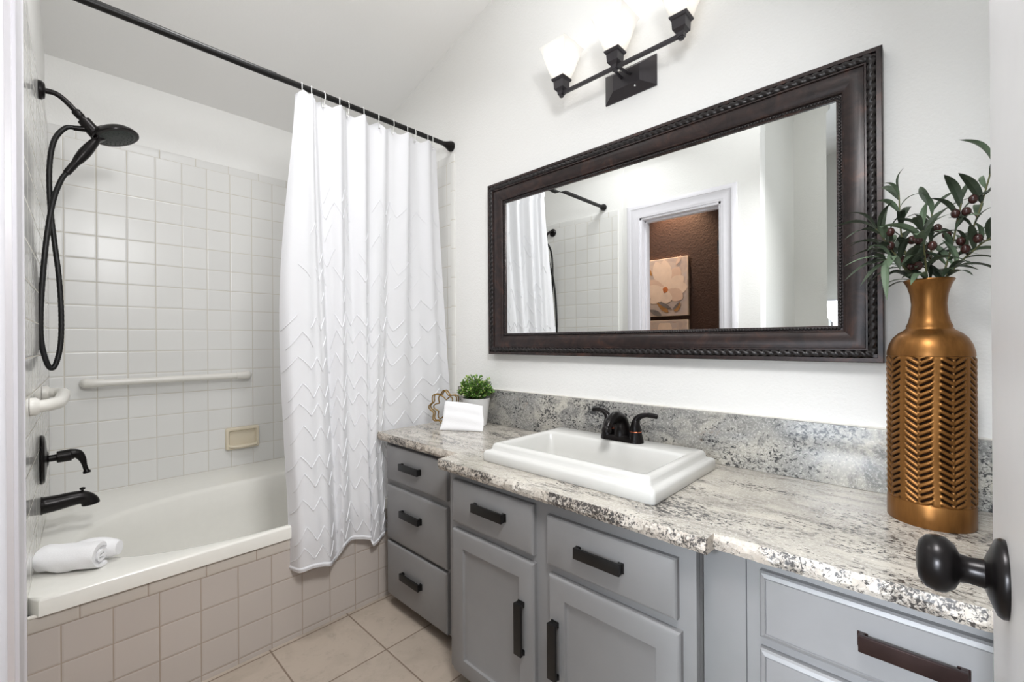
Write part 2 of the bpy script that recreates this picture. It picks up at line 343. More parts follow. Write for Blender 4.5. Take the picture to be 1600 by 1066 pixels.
# casing and jamb of that doorway
def casing(name, fn):
    b = MB(); fn(b); return struct(b.build(name, M['trim'], smooth=35))
def cas(b):
    prof = [(0, 0), (0, 0.012), (0.010, 0.019), (0.024, 0.019), (0.028, 0.015), (0.055, 0.011), (0.062, 0.013), (0.070, 0.009), (0.078, 0.009), (0.078, 0)]
    W = 0.098; k = W / 0.078
    loops = []
    for d, h in prof:
        dd = (0.078 - d) * k - 0.002
        loops.append([(XL + h, D0 - dd, 0), (XL + h, D0 - dd, DH + dd), (XL + h, D1 + dd, DH + dd), (XL + h, D1 + dd, 0)])
    b.loft(loops, closed=False)
    for y0, y1 in ((D0 - 0.001, D0 + 0.018), (D1 - 0.018, D1 + 0.001)): b.box((XL - 0.125, y0, 0), (XL + 0.002, y1, DH), 0.001)
    b.box((XL - 0.125, D0, DH - 0.018), (XL + 0.002, D1, DH + 0.001), 0.001)
    for y0, y1 in ((D0 + 0.018, D0 + 0.03), (D1 - 0.03, D1 - 0.018)): b.box((XL - 0.085, y0, 0), (XL - 0.045, y1, DH - 0.018), 0.002)
    b.box((XL - 0.085, D0 + 0.018, DH - 0.03), (XL - 0.045, D1 - 0.018, DH - 0.018), 0.002)
tr = casing('trim_1', cas)
b = MB(); b.box((XL - 0.044, D0 + 0.017, 1.72), (XL - 0.008, D0 + 0.0215, 1.81), 0.0008); b.tube([(XL - 0.005, D0 + 0.024, 1.72), (XL - 0.005, D0 + 0.024, 1.81)], 0.006, 10)
b.build('hinge', M['pull'], tr)
# rooms behind
wall_x('wall_bedroom', -1.22, -1.1, 0.86, 2.9, M['brown_wall'])
wall_y('wall_partition', 0.76, 0.86, -2.7, XL - 0.12, M['hall_wall'])
wall_y('wall_bedroom_end', 2.9, 3.02, -1.22, -0.2, M['brown_wall'])
wall_x('wall_hall', -1.1, -1.0, 0.545, 0.76, M['hall_wall'])
wall_y('wall_hall_end', -1.7, -1.6, -2.7, XM + 0.12, M['hall_wall'])
wall_x('wall_hall_side', XM, XM + 0.12, -1.6, YE - 0.1, M['hall_wall'])
wy0, wy1, wz0, wz1 = -0.6, 0.745, 0.60, 1.57
wall_x('wall_window_low', -2.7, -2.6, -1.6, 0.76, M['hall_wall'], 0, wz0)
b = MB(); b.box((-2.7, -1.6, wz0), (-2.6, wy0, wz1)).box((-2.7, wy1, wz0), (-2.6, 0.76, wz1))
b.loft([[(x, -1.6, wz1), (x, 0.76, wz1), (x, 0.76, zc(0.76)), (x, -1.6, zc(-1.6))] for x in (-2.7, -2.6)], True, True); struct(b.build('wall_window', M['hall_wall'], smooth=0))
b = MB()
for y in (wy0 + 0.02, (wy0 + wy1) / 2, wy1 - 0.02): b.box((-2.68, y - 0.02, wz0), (-2.63, y + 0.02, wz1), 0.003)
for z in (wz0 + 0.02, (wz0 + wz1) / 2, wz1 - 0.02): b.box((-2.679, wy0, z - 0.02), (-2.631, wy1, z + 0.02), 0.003)
wn = struct(b.build('window_1', M['trim']))
b = MB(); b.box((-2.657, wy0 + 0.02, wz0 + 0.02), (-2.653, wy1 - 0.02, wz1 - 0.02)); b.build('pane', M['window_glass'], wn)

# tile fields (real slabs, 8 mm proud of the wall)
TT = 0.008; ZT = 2.1171; ZT2 = 2.163
b = MB(); b.box((0.0, YB - TT, 0.40), (XM, YB, ZT)); struct(b.build('trim_back_tile', M['tile_back'], smooth=0))
b = MB(); b.loft([[(x, YB - TT, ZT), (x, YB - TT - 0.001, ZT2 - 0.012), (x, YB - TT + 0.002, ZT2 - 0.003), (x, YB, ZT2), (x, YB, ZT)] for x in (0.0, XM)], True, True); struct(b.build('trim_back_bullnose', M['tile_trim_back'], smooth=30))
b = MB(); b.box((XM - TT, 1.866, 0.0), (XM, YB, ZT)); struct(b.build('trim_right_tile', M['tile_side'], smooth=0))
b = MB(); b.loft([[(XM - TT, y, ZT), (XM - TT - 0.001, y, ZT2 - 0.012), (XM - TT + 0.002, y, ZT2 - 0.003), (XM, y, ZT2), (XM, y, ZT)] for y in (1.866, YB)], True, True); struct(b.build('trim_right_bullnose', M['tile_trim_side'], smooth=30))
b = MB(); b.loft([[(XM, 1.838, z), (XM - TT + 0.003, 1.839, z), (XM - TT - 0.0005, 1.846, z), (XM - TT - 0.0005, 1.866, z), (XM, 1.866, z)] for z in (0.0, ZT2)], True, True); struct(b.build('trim_right_edge', M['tile_trim_vert'], smooth=30))
b = MB(); y0 = 1.74
b.loft([[(xw(y) + TT, y, z0), (xw(y) + TT, y, z1), (xw(y), y, z1), (xw(y), y, z0)] for z0, z1 in ((0, ZT),) for y in (y0, YB)], True, True); struct(b.build('trim_shower_tile', M['tile_side'], smooth=0))
b = MB(); b.loft([[(xw(y) + TT, y, ZT), (xw(y) + TT + 0.001, y, ZT2 - 0.012), (xw(y) + TT - 0.002, y, ZT2 - 0.003), (xw(y), y, ZT2), (xw(y), y, ZT)] for y in (y0, YB)], True, True); struct(b.build('trim_shower_bullnose', M['tile_trim_side'], smooth=30))
# tiled front wall of the tub
YA = 1.808
b = MB(); b.box((xw(1.80) + TT, YA, 0), (XM - TT, YA + 0.02, 0.3525)); struct(b.build('wall_tub_apron', M['tile_apron'], smooth=0))
b = MB(); b.box((xw(1.80) + TT, YA - 0.0012, 0.3525), (XM - TT, YA + 0.02, 0.397), 0.002); struct(b.build('trim_apron_tile', M['tile_apron_trim'], smooth=30))
b = MB(); b.box((xw(1.80) + TT, YA - 0.004, 0.395), (XM - TT, YA + 0.01, 0.402), 0.003); struct(b.build('trim_apron_caulk', M['caulk'], smooth=30))
# ------------------------------------------------------------------ bathtub
def tub():
    t = thing('bathtub', 'white built-in bathtub with an oval basin set behind the tiled front wall', 'bathtub', (0.73, 2.35, 0))
    zt = 0.446; N = 128; cx, cy = 0.74, 2.205
    q = [(XM - TT, 1.797), (XM - TT, YB - TT), (xw(YB) + TT, YB - TT), (xw(1.8) + TT, 1.797)]
    def outer(inset):
        qs = [(q[0][0], q[0][1] + inset), (q[1][0], q[1][1]), (q[2][0], q[2][1]), (q[3][0], q[3][1] + inset)]
        out = []
        for j in range(N):
            a = 2 * PI * j / N; d = Vector((math.cos(a), math.sin(a))); best = None
            for k in range(4):
                p = Vector(qs[k]); e = Vector(qs[(k + 1) % 4]) - p; den = d.x * e.y - d.y * e.x
                if abs(den) < 1e-9: continue
                w = p - Vector((cx, cy)); s = (w.x * e.y - w.y * e.x) / den; u = (w.x * d.y - w.y * d.x) / den
                if s > 0 and -1e-6 <= u <= 1 + 1e-6 and (best is None or s < best): best = s
            out.append((cx + d.x * best, cy + d.y * best))
        return out
    def oval(ax, ay, z, e=2.5, sx=0.0):
        out = []
        for j in range(N):
            a = 2 * PI * j / N; c, s = math.cos(a), math.sin(a); r = (abs(c / ax) ** e + abs(s / ay) ** e) ** (-1 / e)
            out.append((cx + sx + r * c, cy + r * s, z))
        return out
    o0 = outer(0.0); o1 = outer(0.002); o2 = outer(0.008)
    loops = [[(x, y, 0.398) for x, y in o0], [(x, y, zt - 0.007) for x, y in o0], [(x, y, zt - 0.002) for x, y in o1], [(x, y, zt) for x, y in o2],
             oval(0.688, 0.388, zt), oval(0.672, 0.374, zt - 0.004), oval(0.660, 0.362, zt - 0.018), oval(0.640, 0.345, 0.33), oval(0.60, 0.318, 0.18), oval(0.55, 0.285, 0.10, 2.3), oval(0.42, 0.2, 0.075, 2.2), oval(0.1, 0.05, 0.07, 2)]
    b = MB(); b.loft(loops, False, True); b.build('shell', M['tub'], t, 50)
    b = MB(); b.lathe([(0.036, 0), (0.036, 0.002), (0.03, 0.004)], (0.22, cy, 0.092), (0.3, 0, 1), 24); b.build('drain', M['bronze'], t)
tub()

# ------------------------------------------------------------------ shower fittings
YS = 2.35; XS = xw(YS) + TT
def shower():
    t = thing('hand_shower', 'black handheld shower head with looped black hose on a wall arm', 'shower', (XS, YS, 2.085))
    b = MB(); b.lathe([(0.033, 0), (0.033, 0.008), (0.026, 0.016), (0.012, 0.018)], (XS, YS, 2.085), (1, 0, 0), 28); b.build('flange', M['bronze'], t)
    b = MB(); arm = bez([(XS + 0.012, YS, 2.0855), (0.012, YS, 2.088), (0.03, YS, 2.083), (0.052, YS, 2.065), (0.084, YS, 2.029)], 6); b.tube(arm, 0.0095, 14)
    b.lathe([(0.013, 0), (0.0145, 0.004), (0.0145, 0.024), (0.011, 0.03)], (0.072, YS, 2.0425), (0.66, 0, -0.75), 18); b.build('arm', M['bronze'], t)
    d = Vector((0.62, 0, -0.78)).normalized()
    b = MB(); p0 = Vector((0.088, YS, 2.024)); b.tube([p0, p0 + d * 0.01, p0 + d * 0.012, p0 + d * 0.05, p0 + d * 0.085, p0 + d * 0.095], [0.012, 0.013, 0.0205, 0.0225, 0.021, 0.015], 18)
    b.tube([(0.108, YS, 1.985), (0.095, YS, 1.981), (0.066, YS, 1.975)], [0.011, 0.0105, 0.009], 14); b.build('holder', M['bronze'], t)
    n = Vector((0.30, -0.17, -0.94)).normalized(); c = Vector((0.188, YS - 0.012, 1.977))
    hd = MB(); hd.lathe([(0.008, -0.036), (0.03, -0.034), (0.052, -0.026), (0.067, -0.013), (0.0735, -0.001), (0.072, 0.004), (0.064, 0.005)], c, n, 40)
    hd.tube([(0.112, YS, 1.985), (0.132, YS - 0.002, 1.977), (0.160, YS - 0.006, 1.992)], [0.014, 0.023, 0.024], 16); h = hd.build('head', M['bronze'], t)
    b = MB(); b.lathe([(0.06, 0.0045), (0.058, 0.006), (0.02, 0.007), (0.004, 0.007)], c, n, 36)
    a1 = n.orthogonal().normalized(); a2 = n.cross(a1)
    for rr, k in ((0.05, 22), (0.036, 14), (0.022, 8)):
        for j in range(k):
            p = c + n * 0.006 + (a1 * math.cos(2 * PI * j / k) + a2 * math.sin(2 * PI * j / k)) * rr; b.sphere(p, 0.0026, n=4)
    f = b.build('spray_face', M['dark_face'], t); plab(f, 'dark grey spray face with nozzle dots')
    b = MB(); b.tube([c + n * 0.004 - a1 * 0 + Vector((-0.055, -0.012, -0.012)), c + n * 0.004 + Vector((-0.058, -0.014, -0.026))], [0.006, 0.004], 10); b.build('selector_tab', M['bronze'], t)
    b = MB(); g0 = Vector((0.135, YS - 0.012, 1.955)); g1 = Vector((0.047, YS - 0.014, 1.793)); dd = g1 - g0
    b.tube([g0 + dd * k for k in (0, 0.12, 0.3, 0.45, 0.6, 0.74, 0.76, 0.98, 1.0)], [0.012, 0.017, 0.021, 0.022, 0.019, 0.0135, 0.0145, 0.013, 0.009], 18, flat=0.85); b.build('handle', M['bronze'], t)
    pts = [(0.072, YS, 1.977), (0.045, YS - 0.004, 1.965), (0.016, YS - 0.01, 1.905), (0.004, YS - 0.012, 1.80), (0.006, YS - 0.012, 1.66), (0.016, YS - 0.01, 1.53), (0.027, YS - 0.01, 1.40), (0.032, YS - 0.012, 1.27), (0.030, YS - 0.016, 1.16), (0.019, YS - 0.022, 1.09), (0.006, YS - 0.026, 1.067), (-0.007, YS - 0.03, 1.095), (-0.019, YS - 0.034, 1.17), (-0.024 + 0.004, YS - 0.036, 1.27), (-0.014, YS - 0.036, 1.40), (-0.003, YS - 0.034, 1.55), (0.013, YS - 0.026, 1.68), (0.034, YS - 0.016, 1.765), (0.049, YS - 0.014, 1.797)]
    pp = bez(pts, 14); r = [0.0078 + (0.0006 if i % 2 else 0) for i in range(len(pp))]
    b = MB(); b.tube(pp, r, 12); b.build('hose', M['black_metal'], t)
shower()
def valve():
    zv = 0.735; t = thing('shower_valve', 'round black shower valve plate with a drooping lever handle', 'shower valve', (XS, YS, zv))
    b = MB(); b.lathe([(0.088, 0), (0.089, 0.004), (0.084, 0.010), (0.06, 0.014), (0.03, 0.016), (0.024, 0.02)], (XS, YS, zv), (1, 0, 0), 44); b.build('escutcheon', M['bronze'], t)
    b = MB(); b.tube([(XS + 0.012, YS, zv), (XS + 0.042, YS, zv + 0.001)], 0.0125, 18); b.tube([(XS + 0.04, YS, zv + 0.002), (XS + 0.042, YS, zv + 0.002), (XS + 0.078, YS, zv + 0.004), (XS + 0.08, YS, zv + 0.004)], [0.019, 0.0215, 0.0225, 0.02], 20)
    lv = bez([(XS + 0.076, YS, zv + 0.006), (XS + 0.095, YS - 0.002, zv + 0.004), (XS + 0.108, YS - 0.006, zv - 0.016), (XS + 0.115, YS - 0.01, zv - 0.045), (XS + 0.121, YS - 0.012, zv - 0.071)], 6)
    n = len(lv); b.tube(lv, [0.0215 - 0.014 * min(1, 1.5 * i / n) + (0.004 if i > n - 4 else 0) for i in range(n)], 16); b.build('lever', M['bronze'], t)
valve()
def spout():
    zs = 0.567; t = thing('tub_spout', 'black tub filler spout just above the tub rim', 'tub spout', (XS, YS, zs))
    b = MB(); pts = bez([(XS, YS, zs), (XS + 0.04, YS, zs + 0.001), (XS + 0.08, YS, zs + 0.005), (XS + 0.11, YS, zs + 0.003), (XS + 0.128, YS, zs - 0.014), (XS + 0.131, YS, zs - 0.026)], 5); n = len(pts)
    b.tube(pts, [0.034 if i < 1 else (0.031 - 0.012 * i / n + (0.009 if i > n * 0.6 else 0) * (i / n - 0.6) * 2.2) for i in range(n)], 22); b.build('spout_body', M['bronze'], t)
    b = MB(); b.lathe([(0.004, 0), (0.004, 0.012), (0.008, 0.014), (0.0085, 0.02), (0.004, 0.022)], (XS + 0.108, YS, zs + 0.02), (0, 0, 1), 14); b.build('diverter_knob', M['bronze'], t)
spout()
def grab():
    t = thing('grab_bar', 'long white grab bar mounted level on the back tub wall', 'grab bar', (0.455, YB - TT, 0.971))
    y = 2.845; b = MB(); b.tube([(0.15, y, 0.970), (0.76, y, 0.972)], 0.0165, 20); b.build('rail', M['plastic_white'], t)
    for x, s in ((0.15, -1), (0.76, 1)):
        b = MB(); b.tube(bez([(x - s * 0.03, y, 0.971), (x, y, 0.971), (x + s * 0.022, y + 0.006, 0.971), (x + s * 0.03, y + 0.024, 0.971), (x + s * 0.03, YB - TT, 0.971)], 6), [0.0195] * 12 + [0.021, 0.022] + [0.023] * 11, 20); b.build('end_cap', M['plastic_white'], t)
    z = 0.972; ya, yb = 1.93, 2.42
    t = thing('grab_bar', 'short white grab bar curving out of the left shower wall below the hose', 'grab bar', (xw(2.1) + TT, 2.15, z))
    pts = bez([(xw(ya) + TT, ya - 0.01, z - 0.002), (xw(ya) + TT + 0.03, ya, z), (xw(ya) + TT + 0.058, ya + 0.06, z), (xw(2.15) + TT + 0.060, 2.15, z), (xw(yb) + TT + 0.055, yb - 0.05, z), (xw(yb) + TT + 0.03, yb, z), (xw(yb) + TT, yb + 0.01, z)], 8)
    b = MB(); b.tube(pts, 0.0185, 20); b.build('rail', M['plastic_white'], t)
    for y in (ya - 0.01, yb + 0.01):
        b = MB(); b.lathe([(0.027, 0), (0.027, 0.012), (0.021, 0.02)], (xw(y) + TT, y, z), (1, 0, 0), 24); b.build('end_cap', M['plastic_white'], t)
grab()
def soap():
    t = thing('soap_dish', 'almond ceramic soap dish set in the back tub wall', 'soap dish', (0.765, YB - TT, 0.61))
    x0, x1, z0, z1 = 0.683, 0.855, 0.548, 0.672; y = YB - TT
    def L(i, dy, r): return [(a, y - dy, c) for a, c, _ in rrect(x0 + i, x1 - i, z0 + i, z1 - i, 0, r)]
    b = MB(); b.loft([L(0, 0, 0.012), L(0, 0.014, 0.012), L(0.005, 0.021, 0.010), L(0.014, 0.021, 0.008), L(0.018, 0.015, 0.008), L(0.022, 0.004, 0.006)], True, True); b.build('dish_body', M['almond'], t)
    b = MB(); p = bez([(x0 + 0.016, y - 0.012, z0 + 0.024), (x0 + 0.03, y - 0.034, z0 + 0.02), (0.765, y - 0.04, z0 + 0.018), (x1 - 0.03, y - 0.034, z0 + 0.02), (x1 - 0.016, y - 0.012, z0 + 0.024)], 6); b.tube(p, 0.008, 10); b.build('tray_lip', M['almond'], t)
soap()

# ------------------------------------------------------------------ rolled towel on the tub corner
def towel_roll():
    ax = Vector((0.80, -0.60, 0)).normalized(); sd = Vector((0.60, 0.80, 0)); c0 = Vector((0.112, 1.918, 0.446 + 0.0415))
    t = thing('rolled_towel', 'rolled white towel lying on the front left corner of the tub', 'towel', (0.04, 1.97, 0.446))
    L = 0.16; turns = 3.2; th = 0.0105; n = 150
    prof = []
    for i in range(n + 1):
        s = i / n; a = -PI * 0.35 - 2 * PI * turns * (1 - s); r = 0.006 + 0.0345 * s
        prof.append((r * math.cos(a), r * math.sin(a) * 0.95, a))
    # loose outer end laid back along the deck
    lx, lz, la = prof[-1]
    b = MB(); rnd = random.Random(3); loops = []
    outl = []
    for x, z, a in prof: outl.append((x, z))
    N = len(outl); inner = []; outer = []
    for i in range(N):
        p = outl[max(i - 1, 0)]; q = outl[min(i + 1, N - 1)]; dx, dz = q[0] - p[0], q[1] - p[1]; l = math.hypot(dx, dz) or 1; nx, nz = -dz / l, dx / l
        w = th / 2 * (1 + 0.1 * math.sin(i * 0.9))
        inner.append((outl[i][0] + nx * w, outl[i][1] + nz * w)); outer.append((outl[i][0] - nx * w, outl[i][1] - nz * w))
    ring = outer + inner[::-1]; K = 14
    for k in range(K + 1):
        f = k / K; wob = 0.0016 * math.sin(f * 9); e = 1 - 0.06 * (abs(f - 0.5) * 2) ** 6
        lp = []
        for j, (x, z) in enumerate(ring):
            jit = 0.0012 * math.sin(j * 0.37 + f * 14) + 0.0010 * math.sin(j * 0.11 - f * 8)
            p = c0 - ax * (L * f) + ax * (0.006 * math.sin(j * 0.05)) * (1 if k in (0, K) else 0.4)
            zz = max(-0.0395, z * e * 0.98 + jit + wob)
            lp.append(p + sd * (x * e * 1.08 + jit) + Vector((0, 0, zz)))
        loops.append(lp)
    b.loft(loops, True, True); b.build('roll', M['terry'], t, 60)
    # thicker fold bulging behind the roll
    b = MB(); lp = []
    for k in range(9):
        f = k / 8; r = math.sin(PI * (0.12 + 0.76 * f)) ** 0.5; c = c0 + ax * (0.022 - 0.13 * f) + sd * (0.046) + Vector((0, 0, -0.002))
        lp.append([c + sd * (0.030 * r * math.cos(2 * PI * j / 20)) + Vector((0, 0, 0.036 * r * math.sin(2 * PI * j / 20))) for j in range(20)])
    b.loft(lp, True, True); b.build('folded_end', M['terry'], t, 60)
towel_roll()

# ------------------------------------------------------------------ curtain rod, rings, curtain
YR = 1.863; ZR = 2.205
def rod():
    t = thing('curtain_rod', 'black shower curtain rod spanning the tub alcove', 'curtain rod', (0.73, YR, ZR))
    xa = xw(YR) + 0.0; b = MB(); b.tube([(xa + 0.01, YR, ZR), (0.62, YR, ZR)], 0.0135, 20); b.tube([(0.60, YR, ZR), (0.62, YR, ZR), (1.48, YR, ZR)], [0.0135, 0.0118, 0.0118], 20); b.build('tube', M['black_metal'], t)
    for x, d in ((xa, 1), (XM, -1)):
        b = MB(); b.lathe([(0.026, 0), (0.0275, 0.006), (0.026, 0.016), (0.019, 0.032), (0.0145, 0.046), (0.0135, 0.052)], (x, YR, ZR), (d, 0, 0), 28); b.build('end_flange', M['bronze'], t)
rod()
rx = [0.718, 0.759, 0.807, 0.880, 0.914, 0.987, 1.067, 1.138, 1.222, 1.262, 1.341, 1.372]
def ring0():
    t = thing('curtain_ring', '', 'curtain ring', (0, YR, ZR), 'curtain rings on the black rod')
    b = MB(); pts = []
    for k in range(30):
        a = 2 * PI * k / 30; z = math.sin(a); pts.append((0.001 * math.cos(a), YR + 0.0175 * math.cos(a) * (1 if z > -0.3 else 0.75), ZR - 0.012 + (0.029 if z > 0 else 0.038) * z))
    b.tube(pts, 0.0017, 8, closed=True); b.build('hoop', M['ring'], t)
    b = MB(); b.sphere((0.0005, YR - 0.006, ZR - 0.052), 0.0042, n=6); b.build('bead', M['chrome'], t)
    return t
r0o = ring0()
order = ['first curtain ring from the left, at the free edge of the curtain'] + ['%s curtain ring from the left along the black rod' % w for w in ('second', 'third', 'fourth', 'fifth', 'sixth', 'seventh', 'eighth', 'ninth', 'tenth', 'eleventh')] + ['last curtain ring on the right, next to the rod flange']
for i, x in enumerate(rx):
    if i == 0: o = r0o
    else:
        o = r0o.copy(); COL.objects.link(o)
        for ch in r0o.children:
            c = ch.copy(); COL.objects.link(c); c.parent = o
    o.location = (x, YR, ZR); o.rotation_euler = (0, 0, random.uniform(-0.5, 0.5)); o['label'] = order[i]

def curtain():
    # folds along the cloth, s from the free left edge to the wall; (s, x top, x bottom, y offset top, y offset bottom)
    knots = [(0.00, 0.700, 0.640, 0.020, -0.060), (0.03, 0.712, 0.655, -0.012, -0.105), (0.10, 0.750, 0.715, -0.020, -0.125), (0.18, 0.772, 0.772, 0.004, -0.128), (0.24, 0.800, 0.806, 0.022, -0.106), (0.28, 0.826, 0.824, 0.006, -0.096),
             (0.33, 0.872, 0.838, -0.020, -0.094), (0.38, 0.905, 0.872, 0.010, -0.098), (0.44, 0.935, 0.915, 0.020, -0.102), (0.50, 0.985, 0.955, -0.016, -0.098), (0.535, 1.015, 0.962, 0.012, -0.106),
             (0.58, 1.045, 0.968, 0.018, -0.114), (0.63, 1.090, 0.998, 0.000, -0.100), (0.68, 1.125, 1.030, 0.012, -0.090), (0.73, 1.160, 1.06, 0.012, -0.060), (0.78, 1.215, 1.14, -0.016, -0.050), (0.83, 1.250, 1.21, 0.014, -0.058), (0.88, 1.290, 1.28, 0.010, -0.058), (0.93, 1.340, 1.36, -0.015, -0.048), (0.97, 1.375, 1.42, 0.010, -0.056), (1.0, 1.408, 1.462, 0.016, -0.056)]
    def ev(s, k):
        for i in range(len(knots) - 1):
            if s <= knots[i + 1][0] + 1e-9:
                p = [knots[max(i - 1, 0)], knots[i], knots[i + 1], knots[min(i + 2, len(knots) - 1)]]
                d = (s - p[1][0]) / (p[2][0] - p[1][0]); h = p[2][0] - p[1][0]
                m1 = (p[2][k] - p[0][k]) / max(1e-6, p[2][0] - p[0][0]) * h; m2 = (p[3][k] - p[1][k]) / max(1e-6, p[3][0] - p[1][0]) * h
                return (2 * d ** 3 - 3 * d * d + 1) * p[1][k] + (d ** 3 - 2 * d * d + d) * m1 + (-2 * d ** 3 + 3 * d * d) * p[2][k] + (d ** 3 - d * d) * m2
        return knots[-1][k]
    ztop = 2.186; NS, NT_ = 260, 130
    def pos(s, t):
        xt, xb, yt, yb = (ev(s, k) for k in (1, 2, 3, 4))
        sw = t * t * (3 - 2 * t)
        bulge = -0.045 * math.exp(-((s) / 0.05) ** 2) * math.sin(PI * min(1, t * 1.15)) ** 1.5
        fx = min(1, t * 1.25) ** 1.3
        x = xt + (xb - xt) * fx + bulge
        y = YR + yt * (1 - 0.35 * sw) * (1 if t > 0 else 1) + yb * (min(1, t * 1.06) ** 1.35)
        # scallops between the rings at the top
        X = xt; dmin = min(abs(X - r) for r in rx); sag = min(0.022, dmin * 0.6) * (1 - min(1, t / 0.05)) ** 2
        zb = 0.272 + 0.035 * max(0, min(1, (s - 0.25) / 0.06)) - 0.03 * max(0, min(1, (s - 0.53) / 0.05)) + 0.012 * math.sin(s * 20)
        fine = 0.0035 * math.sin(46 * s + 1.1 + 2.2 * t) * (0.3 + t) + 0.002 * math.sin(95 * s - 5 * t)
        return Vector((x, y + fine, ztop - sag - (ztop - zb) * t))
    t = thing('shower_curtain', 'white shower curtain with textured zigzag rows hanging outside the tub', 'shower curtain', (1.0, YR, 0.26))
    b = MB(); b.grid(pos, NS, NT_)
    # raised zigzag tufts woven into the cloth
    b.cur = 1; e = 1e-3
    def nrm(s, tt):
        a = pos(min(1, s + e), tt) - pos(max(0, s - e), tt); c = pos(s, min(1, tt + e)) - pos(s, max(0, tt - e)); n = a.cross(c).normalized()
        return n if n.y < 0 else -n
    rnd = random.Random(11)
    for row in range(17):
        tb = 0.20 + row * 0.048 + (0.010 if row % 3 == 0 else 0)
        per = 0.082; amp = 0.0165; k = 0; s = 0.004 + (row % 2) * 0.012
        while s < 0.985:
            up = (k % 2 == 0); s1 = min(0.996, s + per / 2); keep = rnd.random() < (0.35 + 0.6 * min(1, max(0, (tb - 0.25) / 0.4)))
            if keep:
                pts = []
                for q in range(9):
                    f = q / 8; ss = s + (s1 - s) * f; tt = tb + amp * (1 - 2 * f if up else 2 * f - 1) + 0.003 * math.sin(ss * 60)
                    tt = min(0.985, max(0.02, tt)); pts.append(pos(ss, tt) + nrm(ss, tt) * 0.0012)
                b.tube(pts, [0.0008] + [(0.0016 + 0.0009 * rnd.random()) * (0.7 if tb < 0.45 else 1) for _ in range(7)] + [0.0008], 6)
            s = s1; k += 1
    o = b.build('cloth', [M['curtain'], M['tufts']], t, 0, fixn=True)
    for p in o.data.polygons: p.use_smooth = True
    b = MB(); pts = [pos(i / 130, 0.994) for i in range(131)]; b.tube(pts, 0.0034, 6, flat=1.8); b.build('hem', M['tufts'], t, 60)
curtain()

# ------------------------------------------------------------------ vanity
ZCT = 0.757
def rloop(y0, y1, z0, z1, ins, x): return [(x, y0 + ins, z0 + ins), (x, y1 - ins, z0 + ins), (x, y1 - ins, z1 - ins), (x, y0 + ins, z1 - ins)]
def pull(parent, y, z, xf, L=0.135, vert=False, mat='pull'):
    """flat tab pull: front plate on two flared end posts"""
    b = MB(); h = 0.0138; hl = L / 2
    def bx(a0, a1, c0, c1, x0, x1, bev=0.0012):
        if vert: b.box((x0, y + c0, z + a0), (x1, y + c1, z + a1), bev)
        else: b.box((x0, y + a0, z + c0), (x1, y + a1, z + c1), bev)
    bx(-hl, hl, -h, h, xf - 0.020, xf - 0.012)
    for s in (-1, 1):
        a0, a1 = sorted((s * (hl - 0.008), s * hl)); bx(a0, a1, -h * 0.9, h * 0.9, xf - 0.014, xf)
        c0, c1 = sorted((s * (hl - 0.012), s * (hl + 0.003))); bx(c0, c1, -h * 0.9, h * 0.9, xf - 0.003, xf)
    return b.build('handle', M[mat], parent)
def drawer(parent, y0, y1, z0, z1, xf, hy, hz, L, groove=False, mat='pull'):
    b = MB(); xb = xf + 0.019
    loops = [rloop(y0, y1, z0, z1, 0, xb), rloop(y0, y1, z0, z1, 0, xf + 0.007), rloop(y0, y1, z0, z1, 0.003, xf + 0.003), rloop(y0, y1, z0, z1, 0.010, xf)]
    if groove: loops += [rloop(y0, y1, z0, z1, 0.0115, xf + 0.0025), rloop(y0, y1, z0, z1, 0.013, xf)]
    b.loft(loops, True, True); o = b.build('drawer', M['cab'], parent, 25); o.location = (0, 0, 0)
    p = pull(o, hy, hz, xf, L, False, mat); return o
def cdoor(parent, y0, y1, z0, z1, xf, hy, hz, L):
    b = MB(); xb = xf + 0.019; fr = 0.054
    b.loft([rloop(y0, y1, z0, z1, 0, xb), rloop(y0, y1, z0, z1, 0, xf + 0.006), rloop(y0, y1, z0, z1, 0.003, xf + 0.002), rloop(y0, y1, z0, z1, 0.008, xf), rloop(y0, y1, z0, z1, fr, xf), rloop(y0, y1, z0, z1, fr + 0.003, xf + 0.007), rloop(y0, y1, z0, z1, fr + 0.012, xf + 0.010)], True, True)
    o = b.build('door', M['cab'], parent, 25); pull(o, hy, hz, xf, L, True); return o
def carcass(parent, y0, y1, xf, holes):
    b = MB(); b.box((xf, y0, 0.052), (xf + 0.02, y1, 0.7235), 0.0015)
    for ya, yb in ((y0, y0 + 0.016), (y1 - 0.016, y1)): b.box((xf + 0.02, ya, 0.052), (XM - 0.001, yb, 0.7235))
    b.box((xf + 0.02, y0 + 0.016, 0.052), (XM - 0.001, y1 - 0.016, 0.068)).box((XM - 0.009, y0 + 0.016, 0.068), (XM - 0.001, y1 - 0.016, 0.7235))
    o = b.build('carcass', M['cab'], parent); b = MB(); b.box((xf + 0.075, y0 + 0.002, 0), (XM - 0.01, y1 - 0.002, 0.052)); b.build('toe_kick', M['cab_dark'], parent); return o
t = thing('vanity_cabinet', 'grey vanity cabinet with a stack of three drawers beside the tub', 'cabinet', (1.27, 1.47, 0))
carcass(t, 1.193, 1.75, 1.033, 0)
drawer(t, 1.309, 1.728, 0.5585, 0.7085, 1.014, 1.535, 0.637, 0.135)
drawer(t, 1.309, 1.728, 0.303, 0.534, 1.014, 1.533, 0.441, 0.135)
drawer(t, 1.309, 1.728, 0.060, 0.290, 1.014, 1.533, 0.183, 0.135)
t = thing('vanity_cabinet', 'grey projecting vanity cabinet with two doors and two drawers under the sink', 'cabinet', (1.22, 0.777, 0))
carcass(t, 0.362, 1.192, 0.944, 0)
drawer(t, 0.807, 1.162, 0.5555, 0.698, 0.925, 0.978, 0.635, 0.135)
drawer(t, 0.399, 0.759, 0.551, 0.684, 0.925, 0.590, 0.622, 0.13)
